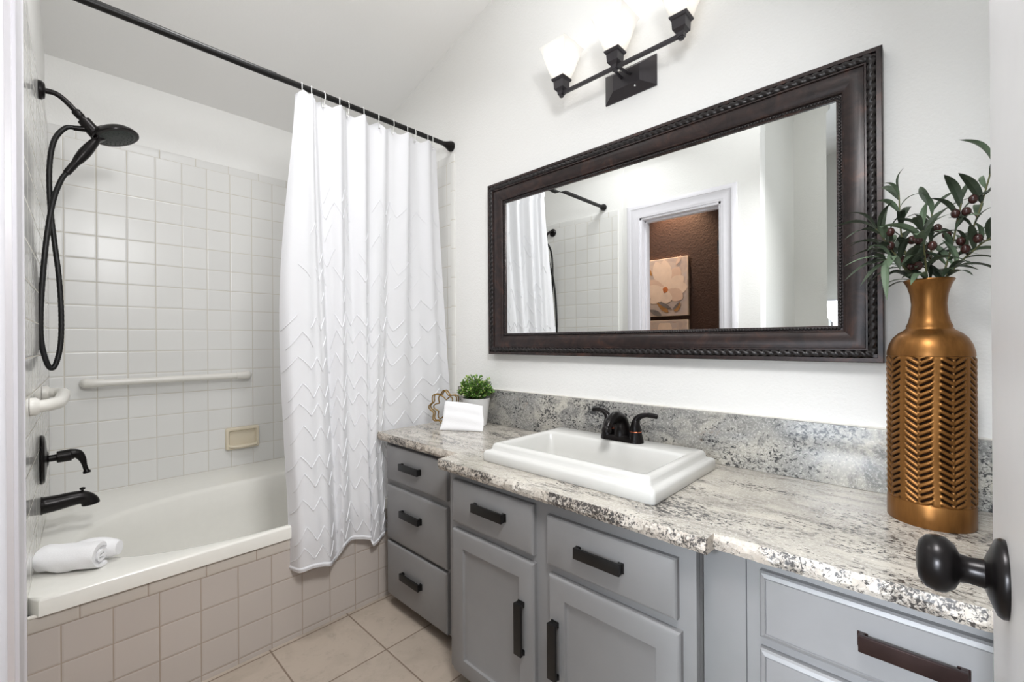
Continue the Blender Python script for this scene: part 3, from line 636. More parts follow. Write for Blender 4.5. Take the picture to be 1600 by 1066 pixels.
cdoor(t, 0.804, 1.162, 0.062, 0.5335, 0.925, 0.849, 0.341, 0.145)
cdoor(t, 0.391, 0.751, 0.062, 0.527, 0.925, 0.727, 0.336, 0.147)
t = thing('vanity_cabinet', 'lighter grey recessed vanity cabinet with grooved drawers below the brass vase', 'cabinet', (1.24, 0.011, 0))
carcass(t, YE + 0.002, 0.361, 0.981, 0)
b = MB(); b.box((0.9785, 0.2745, 0.06), (0.983, 0.2755, 0.722)); b.build('filler_seam', M['cab_dark'], t)
drawer(t, -0.235, 0.2475, 0.569, 0.700, 0.962, 0.026, 0.6405, 0.131, True, 'pull_bronze')
drawer(t, -0.235, 0.2475, 0.335, 0.547, 0.962, 0.026, 0.46, 0.131, True, 'pull_bronze')
drawer(t, -0.235, 0.2475, 0.085, 0.313, 0.962, 0.026, 0.22, 0.131, True, 'pull_bronze')
def counter():
    t = thing('countertop', 'speckled cream and black granite countertop with a chiselled stepped front edge', 'countertop', (1.2, 0.7, ZCT - 0.033))
    zb = ZCT - 0.033; rnd = random.Random(5)
    path = [(XM - 0.0005, 1.785), (1.004, 1.785), (1.000, 1.224), (0.908, 1.216), (0.905, 0.328), (0.943, 0.326), (0.950, YE + 0.001), (XM - 0.0005, YE + 0.001)]
    pts = []
    for i in range(len(path)):
        a = Vector(path[i]); c = Vector(path[(i + 1) % len(path)]); chis = 1 <= i <= 5; n = max(1, int((c - a).length / 0.009)) if chis else 1
        for k in range(n):
            p = a + (c - a) * (k / n); pts.append((p, chis))
    L = [[], [], [], []]
    for p, ch in pts:
        j = (lambda m: rnd.uniform(-m, m) if ch else 0)
        cen = Vector((1.25, p.y)); d = (p - cen); d.y = 0; d = d.normalized() if d.length > 0 else d
        if not ch: d = Vector((0, 0))
        L[0].append((p.x - d.x * 0.004 + j(0.002), p.y, zb)); L[1].append((p.x + d.x * 0.001 + j(0.003), p.y + j(0.001), zb + 0.011 + j(0.003))); L[2].append((p.x + j(0.0025), p.y + j(0.001), zb + 0.023 + j(0.003))); L[3].append((p.x - d.x * 0.005 + j(0.0015), p.y, ZCT))
    # sink cut-out is hidden under the sink rim, so the slab has a real hole there
    hole = rrect(1.035, 1.38, 0.53, 1.04, 0, 0.03)
    b = MB(); b.cur = 0; b.loft(L)
    o = len(b.v); b.cur = 1
    bm = bmesh.new(); vo = [bm.verts.new(p) for p in L[3]]; vh = [bm.verts.new((x, y, ZCT)) for x, y, _ in hole]
    eg = [bm.edges.new((vo[i], vo[(i + 1) % len(vo)])) for i in range(len(vo))] + [bm.edges.new((vh[i], vh[(i + 1) % len(vh)])) for i in range(len(vh))]
    bmesh.ops.triangle_fill(bm, edges=eg, use_beauty=True); bm.verts.index_update()
    fs = [[v.index for v in f.verts] for f in bm.faces]; vs = [v.co.copy() for v in bm.verts]
    right = [f for f in fs if sum(vs[i].y for i in f) / 3 < 0.40]; left = [f for f in fs if f not in right]
    b.add(vs, fs); b.cur = 0; b.loft([[(x, y, ZCT) for x, y, _ in hole], [(x, y, zb) for x, y, _ in hole]])
    b.add([(p[0], p[1], p[2]) for p in L[0]], []); bm.free()
    b.build('slab', [M['granite_edge'], M['granite_top']], t, 20)
    t2 = MB(); t2.box((XM - 0.0205, YE + 0.001, ZCT + 0.0005), (XM - 0.0005, 1.80, 0.9215), 0.0015)
    o = t2.build('backsplash', M['granite_splash']); tag(o, 'low granite backsplash strip standing along the wall behind the sink', 'backsplash')
    t3 = MB(); t3.box((XM - 0.010, YE + 0.001, 0.9215), (XM - 0.0005, 1.80, 0.925), 0.001); t3.build('caulk_line', M['caulk'], o)
counter()
# ------------------------------------------------------------------ sink
def sink():
    t = thing('sink', 'white rectangular drop-in sink with a stepped rim on the granite counter', 'sink', (1.2, 0.785, ZCT))
    x0, x1, y0, y1 = 0.999, 1.422, 0.482, 1.090; z = ZCT
    R = lambda i, zz, r: rrect(x0 + i, x1 - i, y0 + i, y1 - i, zz, r)
    def B(a, zz, r, ib=0.0): return rrect(x0 + 0.048 + a, 1.302 - a - ib, y0 + 0.048 + a, y1 - 0.048 - a, zz, r)
    loops = [R(0.002, z + 0.0005, 0.01), R(0, z + 0.004, 0.01), R(0, z + 0.026, 0.010), R(0.003, z + 0.033, 0.010), R(0.010, z + 0.036, 0.010), R(0.016, z + 0.0365, 0.010), R(0.020, z + 0.040, 0.010), R(0.022, z + 0.050, 0.010), R(0.026, z + 0.057, 0.010), R(0.032, z + 0.0595, 0.010),
             B(-0.006, z + 0.0595, 0.012), B(0.0, z + 0.0575, 0.014), B(0.004, z + 0.050, 0.016), B(0.012, z + 0.0, 0.025), B(0.022, z - 0.06, 0.035), B(0.040, z - 0.085, 0.05), B(0.075, z - 0.095, 0.06), B(0.115, z - 0.098, 0.01)]
    b = MB(); b.loft(loops, False, True); b.build('basin', M['porcelain'], t, 50)
    b = MB(); b.lathe([(0.03, 0), (0.03, 0.002), (0.022, 0.004), (0.02, 0.001)], (1.17, 0.786, z - 0.098), seg=28); b.build('drain', M['bronze'], t)
sink()
def faucet():
    zd = ZCT + 0.0595; cx, cy = 1.345, 0.765
    t = thing('faucet', 'dark bronze two-handle faucet with thin copper rings on the sink deck', 'faucet', (cx, cy, zd))
    b = MB(); S = lambda i, zz: rrect(cx - 0.027 + i, cx + 0.027 - i, cy - 0.078 + i, cy + 0.078 - i, zz, 0.0265 - i, 8)
    b.loft([S(0, zd), S(0.001, zd + 0.010), S(0.006, zd + 0.018), S(0.014, zd + 0.020)], True, True); b.build('base', M['bronze'], t)
    b = MB()
    pts = bez([(cx + 0.004, cy, zd + 0.012), (cx + 0.002, cy, zd + 0.045), (cx - 0.014, cy, zd + 0.073), (cx - 0.045, cy, zd + 0.084), (cx - 0.078, cy, zd + 0.072), (cx - 0.095, cy, zd + 0.052), (cx - 0.098, cy, zd + 0.043)], 6); n = len(pts)
    b.tube(pts, [0.030 - 0.014 * min(1, i / n * 1.25) + (0.0035 if i > n - 8 else 0) for i in range(n)], 22, flat=0.82); b.build('spout', M['bronze'], t, 60)
    b = MB(); b.tube([(cx + 0.03 - 0.004, cy, zd + 0.015), (cx + 0.026, cy, zd + 0.078)], 0.0025, 8); b.sphere((cx + 0.026, cy, zd + 0.082), 0.006, n=6); b.build('lift_rod', M['bronze'], t)
    for s in (-1, 1):
        y = cy + s * 0.0515
        b = MB(); b.lathe([(0.026, 0.004), (0.0245, 0.015), (0.021, 0.032), (0.0195, 0.036), (0.0185, 0.038), (0.018, 0.05), (0.0135, 0.066), (0.010, 0.074)], (cx, y, zd), seg=28); h = b.build('handle', M['bronze'], t)
        b = MB(); b.lathe([(0.0195, 0), (0.0202, 0.0015), (0.0195, 0.003)], (cx, y, zd + 0.0345), seg=28); c = b.build('accent_ring', M['copper'], h); plab(c, 'thin copper accent ring')
        b = MB(); lv = bez([(cx, y, zd + 0.060), (cx + 0.002, y + s * 0.006, zd + 0.080), (cx + 0.006, y + s * 0.026, zd + 0.092), (cx + 0.010, y + s * 0.05, zd + 0.094), (cx + 0.013, y + s * 0.072, zd + 0.091)], 6); m = len(lv)
        b.tube(lv, [0.0135 - 0.0065 * min(1, 1.4 * i / m) + (0.002 if i > m * 0.6 else 0) - (0.004 if i == m - 1 else 0) for i in range(m)], 14, flat=0.8); b.build('lever', M['bronze'], h, 60)
faucet()

# ------------------------------------------------------------------ mirror
def mirror():
    y0, y1, z0, z1 = 0.085, 1.545, 1.0945, 1.905; K = 0.772
    t = thing('wall_mirror', 'large wall mirror in a dark bronze frame with rope moulding above the sink', 'mirror', (XM, 0.815, z0))
    prof = [(0, 1.4995), (0, 1.462), (0.003, 1.459), (0.016, 1.4585), (0.018, 1.466), (0.040, 1.466), (0.042, 1.459), (0.047, 1.4585), (0.049, 1.464), (0.060, 1.462), (0.085, 1.466), (0.104, 1.474), (0.107, 1.473), (0.110, 1.475), (0.112, 1.480), (0.124, 1.480), (0.1275, 1.482), (0.1275, 1.4995)]
    b = MB(); b.loft([rloop(y0, y1, z0, z1, i * K, x) for i, x in prof]); b.build('frame', M['frame'], t, 30)
    def rope(ins, x, R, pitch, helix, name, mat, steps):
        b = MB(); c = [(y0 + ins, z0 + ins), (y1 - ins, z0 + ins), (y1 - ins, z1 - ins), (y0 + ins, z1 - ins)]
        for k in range(4):
            a = Vector(c[k]); e = Vector(c[(k + 1) % 4]); L = (e - a).length; d = (e - a) / L; nrm = Vector((-d.y, d.x)); m = int(L / pitch); n = m * steps; loops = []
            for i in range(n + 1):
                s = i / n; p = a + d * (L * s); lp = []
                for j in range(10):
                    th = PI * j / 9
                    ph = PI * (m * s + (helix * (th / PI) if helix else 0)); r = R * (0.55 + 0.45 * abs(math.sin(ph)) ** 0.7)
                    q = p + nrm * (math.cos(th) * r); lp.append((x - math.sin(th) * r * 0.85, q.x, q.y))
                loops.append(lp)
            b.loft(loops, closed=False)
        return b.build(name, mat, t, 70)
    rope(0.029 * K, 1.4640, 0.0120, 0.0215, 1.2, 'rope_moulding', M['frame_dark'], 7)
    rope(0.118 * K, 1.480, 0.0044, 0.0085, 0, 'bead_moulding', M['frame_dark'], 6)
    b = MB(); ins = 0.1265 * K; bw = 0.024; L1 = rloop(y0, y1, z0, z1, ins, 1.4865); L2 = rloop(y0, y1, z0, z1, ins + bw, 1.4862)
    b.loft([L1, L2], False, True); b.loft([L1, rloop(y0, y1, z0, z1, ins, 1.4895)], False, True); b.build('glass', M['mirror_glass'], t, 0)
mirror()

# ------------------------------------------------------------------ wall sconce
def sconce():
    zb = 2.125; xb = 1.388; yc = 0.806
    t = thing('wall_sconce', 'black wall light bar with three lit frosted glass shades above the mirror', 'wall light', (XM, yc, zb))
    z0, z1, y0, y1 = 2.066, 2.178, 0.702, 0.910
    b = MB(); b.loft([rloop(y0, y1, z0, z1, 0, XM - 0.0005), rloop(y0, y1, z0, z1, 0, XM - 0.006), rloop(y0, y1, z0, z1, 0.003, XM - 0.0085), rloop(y0 + 0.024, y1 - 0.024, z0, z1, 0.026, XM - 0.036)], True, True); b.build('backplate', M['sconce'], t, 25)
    b = MB(); b.sphere((XM - 0.026, 0.775, 2.085), 0.0045, n=6); o = b.build('screw', M['chrome'], t)
    b = MB()
    for dy in (-0.018, 0.018): b.tube([(XM - 0.03, yc + dy, zb + 0.004), (xb, yc + dy * 0.5, zb)], 0.0052, 12)
    b.build('arm', M['sconce'], t)
    b = MB(); b.box((xb - 0.006, 0.572, zb - 0.006), (xb + 0.006, 1.04, zb + 0.006), 0.0015); b.build('bar', M['sconce'], t)
    for i, y in enumerate((1.043, yc, 0.569)):
        sq = lambda h, z: [(xb - h, y - h, z), (xb + h, y - h, z), (xb + h, y + h, z), (xb - h, y + h, z)]
        b = MB(); b.lathe([(0.007, -0.014), (0.009, -0.012), (0.009, 0.0)], (xb, y, zb), seg=14)
        b.loft([sq(0.010, zb - 0.006), sq(0.012, zb + 0.006), sq(0.021, zb + 0.016), sq(0.0225, zb + 0.045), sq(0.026, zb + 0.047), sq(0.029, zb + 0.053), sq(0.029, zb + 0.056)], True, True); b.build('socket_cup', M['sconce'], t, 25)
        b = MB(); zz = zb + 0.056; pr = [(0.0255, 0), (0.033, 0.02), (0.043, 0.055), (0.053, 0.095), (0.059, 0.112), (0.0635, 0.119)]
        b.loft([sq(h, zz + k) for h, k in pr] + [sq(h - 0.0035, zz + k) for h, k in pr[::-1]], False, True); b.build('shade', M['shade'], t, 25)
        b = MB(); b.lathe([(0.006, 0.0), (0.012, 0.012), (0.022, 0.035), (0.0255, 0.052), (0.022, 0.07), (0.012, 0.08), (0.003, 0.083)], (xb, y, zz), seg=20); b.build('bulb', M['bulb'], t, 60)
        l = bpy.data.lights.new('bulb_light', 'POINT'); l.energy = 0.09; l.color = (1, 0.965, 0.92); l.shadow_soft_size = 0.03
        lo = bpy.data.objects.new('bulb_light', l); COL.objects.link(lo); lo.location = (xb, y, zz + 0.098)
sconce()

# ------------------------------------------------------------------ plant, washcloth, wire ornament
def plant():
    cx, cy = 1.403, 1.572
    t = thing('potted_plant', 'small green boxwood plant in a white tapered pot', 'plant', (cx, cy, ZCT))
    b = MB(); b.lathe([(0.046, 0), (0.050, 0.003), (0.0655, 0.127), (0.0665, 0.130), (0.064, 0.131), (0.0615, 0.118), (0.058, 0.112)], (cx, cy, ZCT + 0.0003), seg=40); b.build('pot', M['pot'], t, 40)
    b = MB(); b.lathe([(0.0, 0.0), (0.058, 0.0), (0.0625, -0.004)], (cx, cy, ZCT + 0.118), seg=24, cap0=False, cap1=False); b.build('soil', M['soil'], t)
    rnd = random.Random(21); st = MB(); lf = MB()
    for i in range(150):
        a = rnd.uniform(0, 2 * PI); el = math.acos(rnd.uniform(-0.1, 1.0)); R = rnd.uniform(0.066, 0.09) * (1.0 + 0.1 * rnd.random())
        d = Vector((math.sin(el) * math.cos(a), math.sin(el) * math.sin(a), math.cos(el) * 1.02)); base = Vector((cx, cy, ZCT + 0.150)); tip = base + Vector((d.x * R * 0.95, d.y * R * 0.95, d.z * R * 0.98))
        if tip.x > 1.473: tip.x = 1.473 - rnd.random() * 0.01
        root = Vector((cx + d.x * 0.02, cy + d.y * 0.02, ZCT + 0.118)); mid = (root + tip) / 2 + Vector((0, 0, 0.008)); p = bez([root, mid, tip], 5); st.tube(p, 0.0011, 5)
        for k in range(15):
            f = 0.36 + 0.64 * k / 14; q = root.lerp(mid, f * 2) if f < 0.5 else mid.lerp(tip, f * 2 - 1); ld = (d * 0.7 + Vector((rnd.uniform(-1, 1), rnd.uniform(-1, 1), rnd.uniform(-0.5, 1)))).normalized(); L = rnd.uniform(0.010, 0.016); w = L * 0.34
            if q.x + ld.x * L > 1.477: continue
            sd = ld.cross(Vector((rnd.uniform(-1, 1), rnd.uniform(-1, 1), 1))).normalized(); up = sd.cross(ld)
            lf.cur = 2 if (rnd.random() < 0.07 and k > 9) else (1 if (k > 11 and rnd.random() < 0.5) else 0)
            lf.add([q, q + ld * L * 0.45 + sd * w + up * w * 0.3, q + ld * L, q + ld * L * 0.45 - sd * w + up * w * 0.3, q + ld * L * 0.5 - up * w * 0.1], [(0, 1, 4), (1, 2, 4), (2, 3, 4), (3, 0, 4)])
    st.build('stems', M['olive_stem'], t); lf.build('foliage', [M['box_leaf'], M['box_tip'], M['box_bud']], t, 0, fixn=False)
plant()
def washcloth():
    A = Vector((1.211, 1.606, ZCT + 0.001)); B = Vector((1.313, 1.431, ZCT + 0.001)); nb = Vector((0.868, 0.496, 0)); hgt = 0.123; lean = 0.055
    e = (B - A).normalized(); w = (B - A).length
    up = (Vector((0, 0, hgt)) + nb * lean); upn = up.normalized(); fr = -e.cross(upn).normalized()
    if fr.dot(nb) > 0: fr = -fr
    def surf(side):
        def fn(u, v):
            sk = 0.012 * v; x = u * (w - 2 * sk * 0.9) + sk * 0.9 + 0.004 * math.sin(v * 5)
            pil = (max(0, 16 * u * (1 - u) * v * (1 - v))) ** 0.35
            rip = 0.0016 * math.sin(v * 16 + 2 * u) * pil
            dz = -0.010 * u * v + 0.004 * math.sin(u * PI) * v
            return A + e * x + upn * (up.length * v * (1 - 0.06 * u)) + Vector((0, 0, dz)) + fr * (side * 0.0085 * pil + (rip if side > 0 else 0)) + Vector((0, 0, 0.0008 * (1 - v)))
        return fn
    b = MB(); b.grid(surf(1), 36, 28); b.grid(surf(-1), 36, 28)
    o = b.build('folded_washcloth', M['terry'], None, 60, loc=(1.262, 1.518, ZCT)); tag(o, 'folded white washcloth propped upright against the white plant pot', 'washcloth')
washcloth()
def ornament():
    c = Vector((1.283, 1.655, ZCT + 0.088)); e = Vector((0.42, -0.907, 0)).normalized(); n = Vector((0.907, 0.42, 0))
    t = thing('wire_ornament', 'antique gold wavy wire ring ornament standing behind the washcloth', 'ornament', (c.x, c.y, ZCT))
    for off, ph, nm in ((-0.009, 0, 'wire_ring'), (0.009, 0.16, 'wire_ring')):
        pts = []
        for k in range(120):
            a = 2 * PI * k / 120; r = 0.074 + 0.0085 * math.cos(8 * a + ph)
            pts.append(c + e * (r * math.cos(a)) + Vector((0, 0, r * math.sin(a))) + n * (off + 0.005 * math.sin(4 * a)))
        b = MB(); b.tube(pts, 0.0031, 8, closed=True); b.build(nm, M['gold_wire'], t, 60)
    # inner wavy star that joins the two rings
    b = MB(); pts = []
    for k in range(100):
        a = 2 * PI * k / 100; r = 0.050 + 0.012 * math.cos(6 * a + 0.5); pts.append(c + e * (r * math.cos(a)) + Vector((0, 0, r * math.sin(a))) + n * (0.004 * math.sin(5 * a)))
    b.tube(pts, 0.003, 8, closed=True); b.build('inner_wire', M['gold_wire'], t, 60)
ornament()

# ------------------------------------------------------------------ brass vase and olive branches
VC = Vector((1.335, 0.002, ZCT + 0.0003))
def vase():
    t = thing('vase', 'tall antique brass vase with embossed herringbone leaf panels', 'vase', VC)
    R = 0.0705; zs = 0.048; ze = 0.362
    # body with embossed panels
    NT2, NZ = 280, 330; v = []; pat = []; panels = 8; bp = 0.0136
    for i in range(NZ + 1):
        z = zs + (ze - zs) * i / NZ
        for j in range(NT2):
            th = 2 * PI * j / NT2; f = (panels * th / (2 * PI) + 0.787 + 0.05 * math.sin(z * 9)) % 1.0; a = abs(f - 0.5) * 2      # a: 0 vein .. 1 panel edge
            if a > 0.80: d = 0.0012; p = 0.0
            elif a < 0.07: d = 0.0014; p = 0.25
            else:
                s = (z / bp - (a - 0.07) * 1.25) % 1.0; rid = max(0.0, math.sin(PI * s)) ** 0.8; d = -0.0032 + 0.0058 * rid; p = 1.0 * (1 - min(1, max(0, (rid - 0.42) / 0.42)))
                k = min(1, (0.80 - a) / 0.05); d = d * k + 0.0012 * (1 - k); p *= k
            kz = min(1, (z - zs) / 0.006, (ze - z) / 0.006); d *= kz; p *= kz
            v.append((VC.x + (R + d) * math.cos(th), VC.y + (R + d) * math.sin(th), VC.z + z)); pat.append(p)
    f = [(i * NT2 + j, i * NT2 + (j + 1) % NT2, (i + 1) * NT2 + (j + 1) % NT2, (i + 1) * NT2 + j) for i in range(NZ) for j in range(NT2)]
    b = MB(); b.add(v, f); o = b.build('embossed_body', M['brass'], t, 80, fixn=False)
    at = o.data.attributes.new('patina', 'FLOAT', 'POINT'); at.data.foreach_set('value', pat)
    b = MB(); b.lathe([(0.071, 0.0), (0.0725, 0.002), (0.0725, 0.044), (0.0715, 0.048), (R - 0.002, 0.049)], VC, seg=64, cap1=False); b.build('foot_band', M['brass'], t)
    b = MB(); b.lathe([(R - 0.002, 0.361), (R + 0.0015, 0.362), (R + 0.001, 0.370), (0.068, 0.386), (0.061, 0.401), (0.052, 0.411), (0.0415, 0.418), (0.038, 0.4225), (0.0385, 0.426), (0.0345, 0.436), (0.0305, 0.455), (0.0292, 0.475), (0.0315, 0.497), (0.036, 0.514), (0.0405, 0.524), (0.0425, 0.5265), (0.0415, 0.529), (0.038, 0.527), (0.033, 0.514), (0.0285, 0.497), (0.026, 0.475)], VC, seg=64, cap0=False, cap1=False); b.build('neck', M['brass'], t, 50)
vase()
mouth = VC + Vector((0, 0, 0.52))
def branch(name_label, tip, side, seed, nleaf, olives, L0=0.086, fruits_r=0.0078):
    rnd = random.Random(seed); tip = Vector(tip); base = VC + Vector((rnd.uniform(-0.012, 0.012), rnd.uniform(-0.012, 0.012), 0.30)); m = mouth + Vector((0, 0, -0.02)) + (Vector((tip.x, tip.y, 0)) - Vector((mouth.x, mouth.y, 0))).normalized() * 0.018
    mid = m.lerp(tip, 0.5) + Vector(side); pts = bez([base, m, mid, tip], 12); n = len(pts)
    t = thing('olive_branch', name_label, 'branch', base, 'artificial olive branches in the brass vase')
    b = MB(); b.tube(pts, [0.0026 - 0.0014 * i / n for i in range(n)], 8); b.build('stem', M['olive_stem'], t, 60)
    lf = MB(); s0 = int(n * 0.40)
    for k in range(nleaf):
        f = k / (nleaf - 1); i = min(n - 1, int(s0 + (n - 1 - s0) * f)); p = pts[i]; T = (pts[min(n - 1, i + 1)] - pts[max(0, i - 1)]).normalized()
        ang = k * 2.4 + rnd.uniform(-0.5, 0.5); o1 = T.orthogonal().normalized(); o2 = T.cross(o1); out = o1 * math.cos(ang) + o2 * math.sin(ang)
        d = (out * 0.85 + T * (0.45 + 0.5 * f)).normalized()
        if k == nleaf - 1: d = (T + out * 0.3).normalized()
        L = L0 * rnd.uniform(0.75, 1.15); W = L * rnd.uniform(0.080, 0.115); sd = d.cross(Vector((rnd.uniform(-.4, .4), rnd.uniform(-.4, .4), 1))).normalized(); up = sd.cross(d).normalized(); up = up if up.z > 0 else -up
        droop = rnd.uniform(0.10, 0.42); rows = []; NS = 9
        for q in range(NS + 1):
            u = q / NS; w = W * math.sin(PI * min(1, u * 0.93 + 0.05)) ** 0.8 * (1 - 0.25 * u) if q < NS else 0.0002
            c = p + d * (L * u) + Vector((0, 0, -droop * L * u * u)) + up * (0.10 * L * math.sin(PI * u))
            if c.x > 1.487: c.x = 1.487 - rnd.random() * 0.002
            rows.append([c + sd * w + up * w * 0.28, c, c - sd * w + up * w * 0.28])
        for r in rows:
            for pp in r: pp.x = min(pp.x, 1.4885 if pp.y < 0.07 else 1.448)
            for pp in r:
                if pp.y < -0.034 and pp.x < 0.7: pp.y = -0.034
        lf.cur = 1 if rnd.random() < 0.22 else 0; lf.loft(rows, closed=False)
    lf.build('leaves', [M['olive_leaf'], M['olive_leaf_pale']], t, 0, fixn=False)
    for p in bpy.data.objects[t.children[-1].name].data.polygons: p.use_smooth = True
    for fpos, off in olives:
        i = int((n - 1) * fpos); p = pts[i]; q = p + Vector(off)
        b = MB(); b.tube([p, (p + q) / 2 + Vector((0, 0, 0.004)), q], 0.0009, 6); b.sphere(q, fruits_r, 1, 1, 1.25, 9); b.build('olive', M['olive_fruit'], t, 60)
o2 = lambda: [(0.55, (-0.012, 0.008, 0.012)), (0.72, (-0.008, -0.012, 0.012))]
branch('olive branch arching left from the vase in front of the mirror frame', (1.285, 0.088, 1.405), (0, 0.012, 0.030), 1, 15, [(0.62, (-0.012, 0.006, 0.016)), (0.78, (-0.01, -0.012, 0.012))])
branch('tall olive branch on the left with one long leaf arching up beside the mirror frame', (1.318, 0.050, 1.490), (0, 0.010, 0.0), 2, 16, [(0.50, (-0.014, 0.010, 0.006)), (0.66, (-0.010, -0.014, 0.010))])
branch('olive branch leaning toward the viewer in the middle of the vase', (1.255, 0.012, 1.385), (-0.012, 0, 0.016), 3, 16, [(0.50, (-0.012, 0.012, 0.006)), (0.68, (-0.010, -0.012, 0.012)), (0.8, (-0.012, 0.008, 0.006))])
branch('olive branch standing upright in the centre of the vase, leaves near the wall', (1.385, -0.004, 1.455), (0.004, 0, 0), 4, 17, [(0.6, (-0.012, 0.008, 0.012)), (0.78, (-0.012, -0.01, 0.010))])
branch('upright olive branch just right of the centre with two dark olives near its top', (1.335, -0.050, 1.450), (-0.004, -0.002, 0.004), 9, 16, [(0.70, (-0.012, 0.010, 0.012)), (0.84, (-0.012, 0.004, 0.010))])
branch('olive branch reaching tallest on the right beside the open door', (1.330, -0.098, 1.530), (0.0, -0.008, -0.01), 5, 18, [(0.60, (-0.012, 0.006, 0.008)), (0.74, (-0.014, 0.016, 0.012)), (0.82, (-0.012, 0.016, -0.006))])
branch('olive branch drooping low on the right behind the open door', (1.290, -0.102, 1.360), (0, -0.012, 0.034), 6, 15, [(0.6, (-0.01, 0.004, 0.012)), (0.75, (-0.012, 0.010, 0.006))])
branch('olive branch drooping low on the left in front of the rope moulding', (1.262, 0.070, 1.330), (-0.008, 0.012, 0.034), 8, 15, [(0.5, (-0.008, -0.004, 0.010))])
branch('short olive branch bending left close to the mirror frame above the vase rim', (1.345, 0.072, 1.372), (0.0, 0.010, 0.026), 12, 13, [(0.6, (-0.012, -0.004, 0.008))])
# ------------------------------------------------------------------ open door with knob
def door():
    x1, x0 = 0.675, -0.10; yf = -0.046
    b = MB(); b.box((x0, yf - 0.035, 0.012), (x1, yf, 2.03), 0.0015)
    o = struct(b.build('door_1', M['door']))
    kx, kz = 0.5615, 0.951
    b = MB(); b.lathe([(0.0322, 0.0), (0.0327, 0.003), (0.031, 0.006), (0.022, 0.0095), (0.0165, 0.0115), (0.0125, 0.013)], (kx, yf, kz), (0, 1, 0), 36)
    r = b.build('rosette', M['bronze'], o)
    b = MB(); b.lathe([(0.0125, 0.011), (0.0120, 0.013), (0.0112, 0.022), (0.0122, 0.028), (0.019, 0.031), (0.0238, 0.037), (0.0248, 0.043), (0.0230, 0.050), (0.017, 0.055), (0.006, 0.057)], (kx, yf, kz), (0, 1, 0), 40)
    b.build('knob', M['bronze'], o, 60)
    b = MB(); b.lathe([(0.0355, 0.0), (0.034, 0.007), (0.0135, 0.018), (0.0105, 0.024), (0.02, 0.031), (0.0268, 0.043), (0.017, 0.055), (0.006, 0.057)], (kx, yf - 0.035, kz), (0, -1, 0), 32)
    b.build('knob', M['bronze'], o, 60)
door()

# ------------------------------------------------------------------ seen in the mirror: paintings on the brown wall
def petal(b, cx, cy, ang, L, W, x, mi):
    b.cur = mi; n = 14; pts = []
    for k in range(2 * n):
        u = (k / n) if k < n else (2 - k / n); s = 1 if k < n else -1
        w = W * math.sin(PI * u) ** 0.75 * (0.6 + 0.5 * u); px, py = L * u, s * w
        pts.append((x, cx + px * math.cos(ang) - py * math.sin(ang), cy + px * math.sin(ang) + py * math.cos(ang)))
    back = [(x - 0.0006, p[1], p[2]) for p in pts]
    b.loft([back, pts], True, True)
PM = [simple('paint_petal_cream', srgb(232, 208, 188), 0.7, var=0.06, nscale=14), simple('paint_petal_rose', srgb(218, 188, 168), 0.7, var=0.06, nscale=14), simple('paint_leaf_ochre', srgb(168, 120, 66), 0.7, var=0.2, nscale=20), simple('paint_leaf_grey', srgb(120, 112, 108), 0.7, var=0.2, nscale=20), simple('paint_leaf_rust', srgb(190, 110, 58), 0.7, var=0.2, nscale=20)]
def bgm():
    k = NT('painted_canvas_ground'); n = k.noise(k.coord(), 5, 4, 0.6, 0.8)
    k.base(k.ramp(n, [(0.3, srgb(176, 160, 158)), (0.5, srgb(206, 186, 172)), (0.7, srgb(196, 182, 180))]), 0.75); return k.m
PM_BG = bgm()
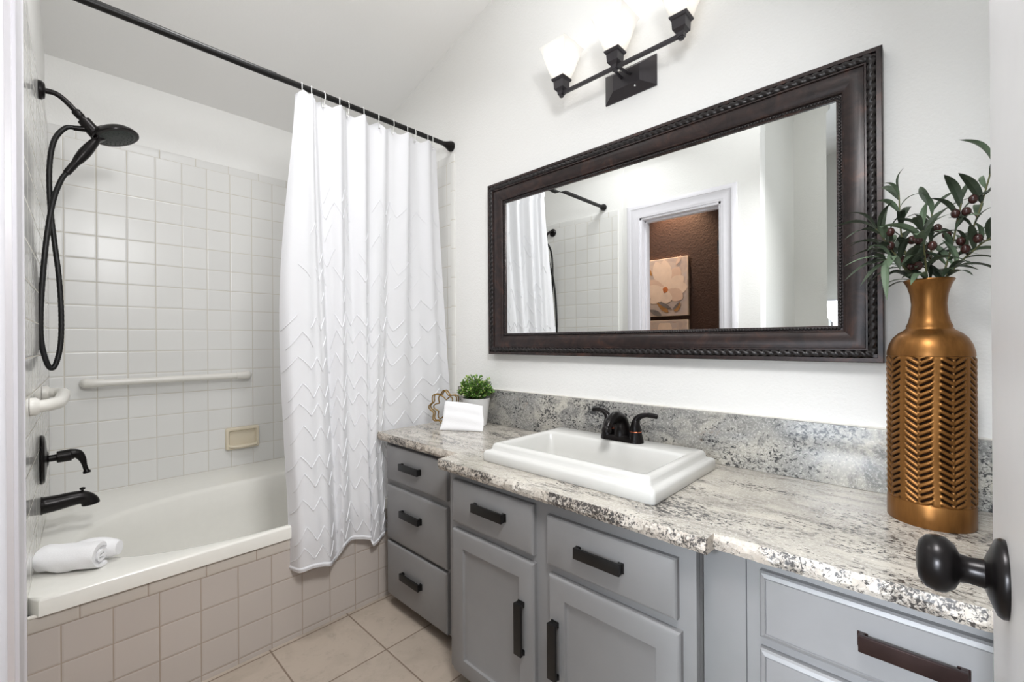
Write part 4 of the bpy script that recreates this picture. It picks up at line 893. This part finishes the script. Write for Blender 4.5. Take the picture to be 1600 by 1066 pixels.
def painting(label, z0, seed):
    y0, y1, h = 1.61, 2.16, 0.545; X = -1.0995
    t = thing('canvas_painting', label, 'painting', (X, (y0 + y1) / 2, z0), None)
    b = MB(); b.box((X, y0, z0), (X + 0.035, y1, z0 + h), 0.002); b.build('canvas', M['canvas_edge'], t)
    xf = X + 0.0352; b = MB(); b.box((X + 0.034, y0 + 0.004, z0 + 0.004), (xf + 0.0002, y1 - 0.004, z0 + h - 0.004)); b.build('painted_ground', PM_BG, t)
    # mirror flips left and right: photo right edge is y0
    W = lambda u, v: (y0 + (1 - u) * (y1 - y0), z0 + v * h)
    b = MB(); x = xf + 0.0008
    def pt(u, v, a, L, Wd, mi):
        nonlocal x
        x += 0.0004; c = W(u, v); petal(b, c[0], c[1], PI - math.radians(a), L, Wd, x, mi)
    if seed == 0:
        for u, v, a, L, Wd, mi in [(0.30, 0.93, 210, 0.16, 0.04, 4), (0.38, 0.72, 130, 0.14, 0.03, 2), (0.28, 0.64, 200, 0.12, 0.035, 4), (0.30, 0.58, 215, 0.10, 0.03, 3), (0.48, 0.24, 130, 0.0, 0.02, 2),
                                   (0.80, 0.86, 60, 0.10, 0.02, 1), (0.64, 0.45, 60, 0.24, 0.075, 1), (0.64, 0.45, 95, 0.29, 0.075, 0), (0.64, 0.45, 112, 0.30, 0.08, 0), (0.64, 0.45, 35, 0.20, 0.07, 0), (0.64, 0.45, 160, 0.24, 0.07, 1), (0.64, 0.45, 182, 0.24, 0.075, 0), (0.64, 0.45, 5, 0.20, 0.07, 0), (0.64, 0.45, 215, 0.20, 0.06, 0), (0.64, 0.45, 330, 0.18, 0.07, 1), (0.64, 0.45, 265, 0.13, 0.07, 0),
                                   (0.26, 0.36, 150, 0.12, 0.055, 0), (0.30, 0.22, 185, 0.16, 0.07, 1), (0.46, 0.24, -40, 0.15, 0.028, 2), (0.48, 0.25, -28, 0.15, 0.02, 3), (0.88, 0.22, 235, 0.10, 0.028, 2), (0.87, 0.23, 228, 0.10, 0.014, 3), (0.32, 0.12, -25, 0.14, 0.028, 3), (0.60, 0.40, 70, 0.06, 0.03, 4)]:
            if L > 0.01: pt(u, v, a, L, Wd, mi)
    else:
        for u, v, a, L, Wd, mi in [(0.30, 0.90, 200, 0.14, 0.04, 1), (0.45, 0.94, -30, 0.10, 0.025, 2), (0.85, 0.94, 200, 0.11, 0.03, 2), (0.60, 0.5, 90, 0.22, 0.08, 0), (0.60, 0.5, 150, 0.2, 0.08, 1), (0.60, 0.5, 30, 0.2, 0.08, 0), (0.60, 0.5, 230, 0.2, 0.08, 0), (0.60, 0.5, 310, 0.2, 0.08, 1)]: pt(u, v, a, L, Wd, mi)
    b.build('painted_flower', PM, t, 0)
painting('square canvas painting of a large cream flower, the upper one in the mirror', 1.385, 0)
painting('canvas painting whose top edge shows at the bottom of the mirror, the lower one', 0.80, 1)
# small exhaust grille on the ceiling, its corner shows in the mirror
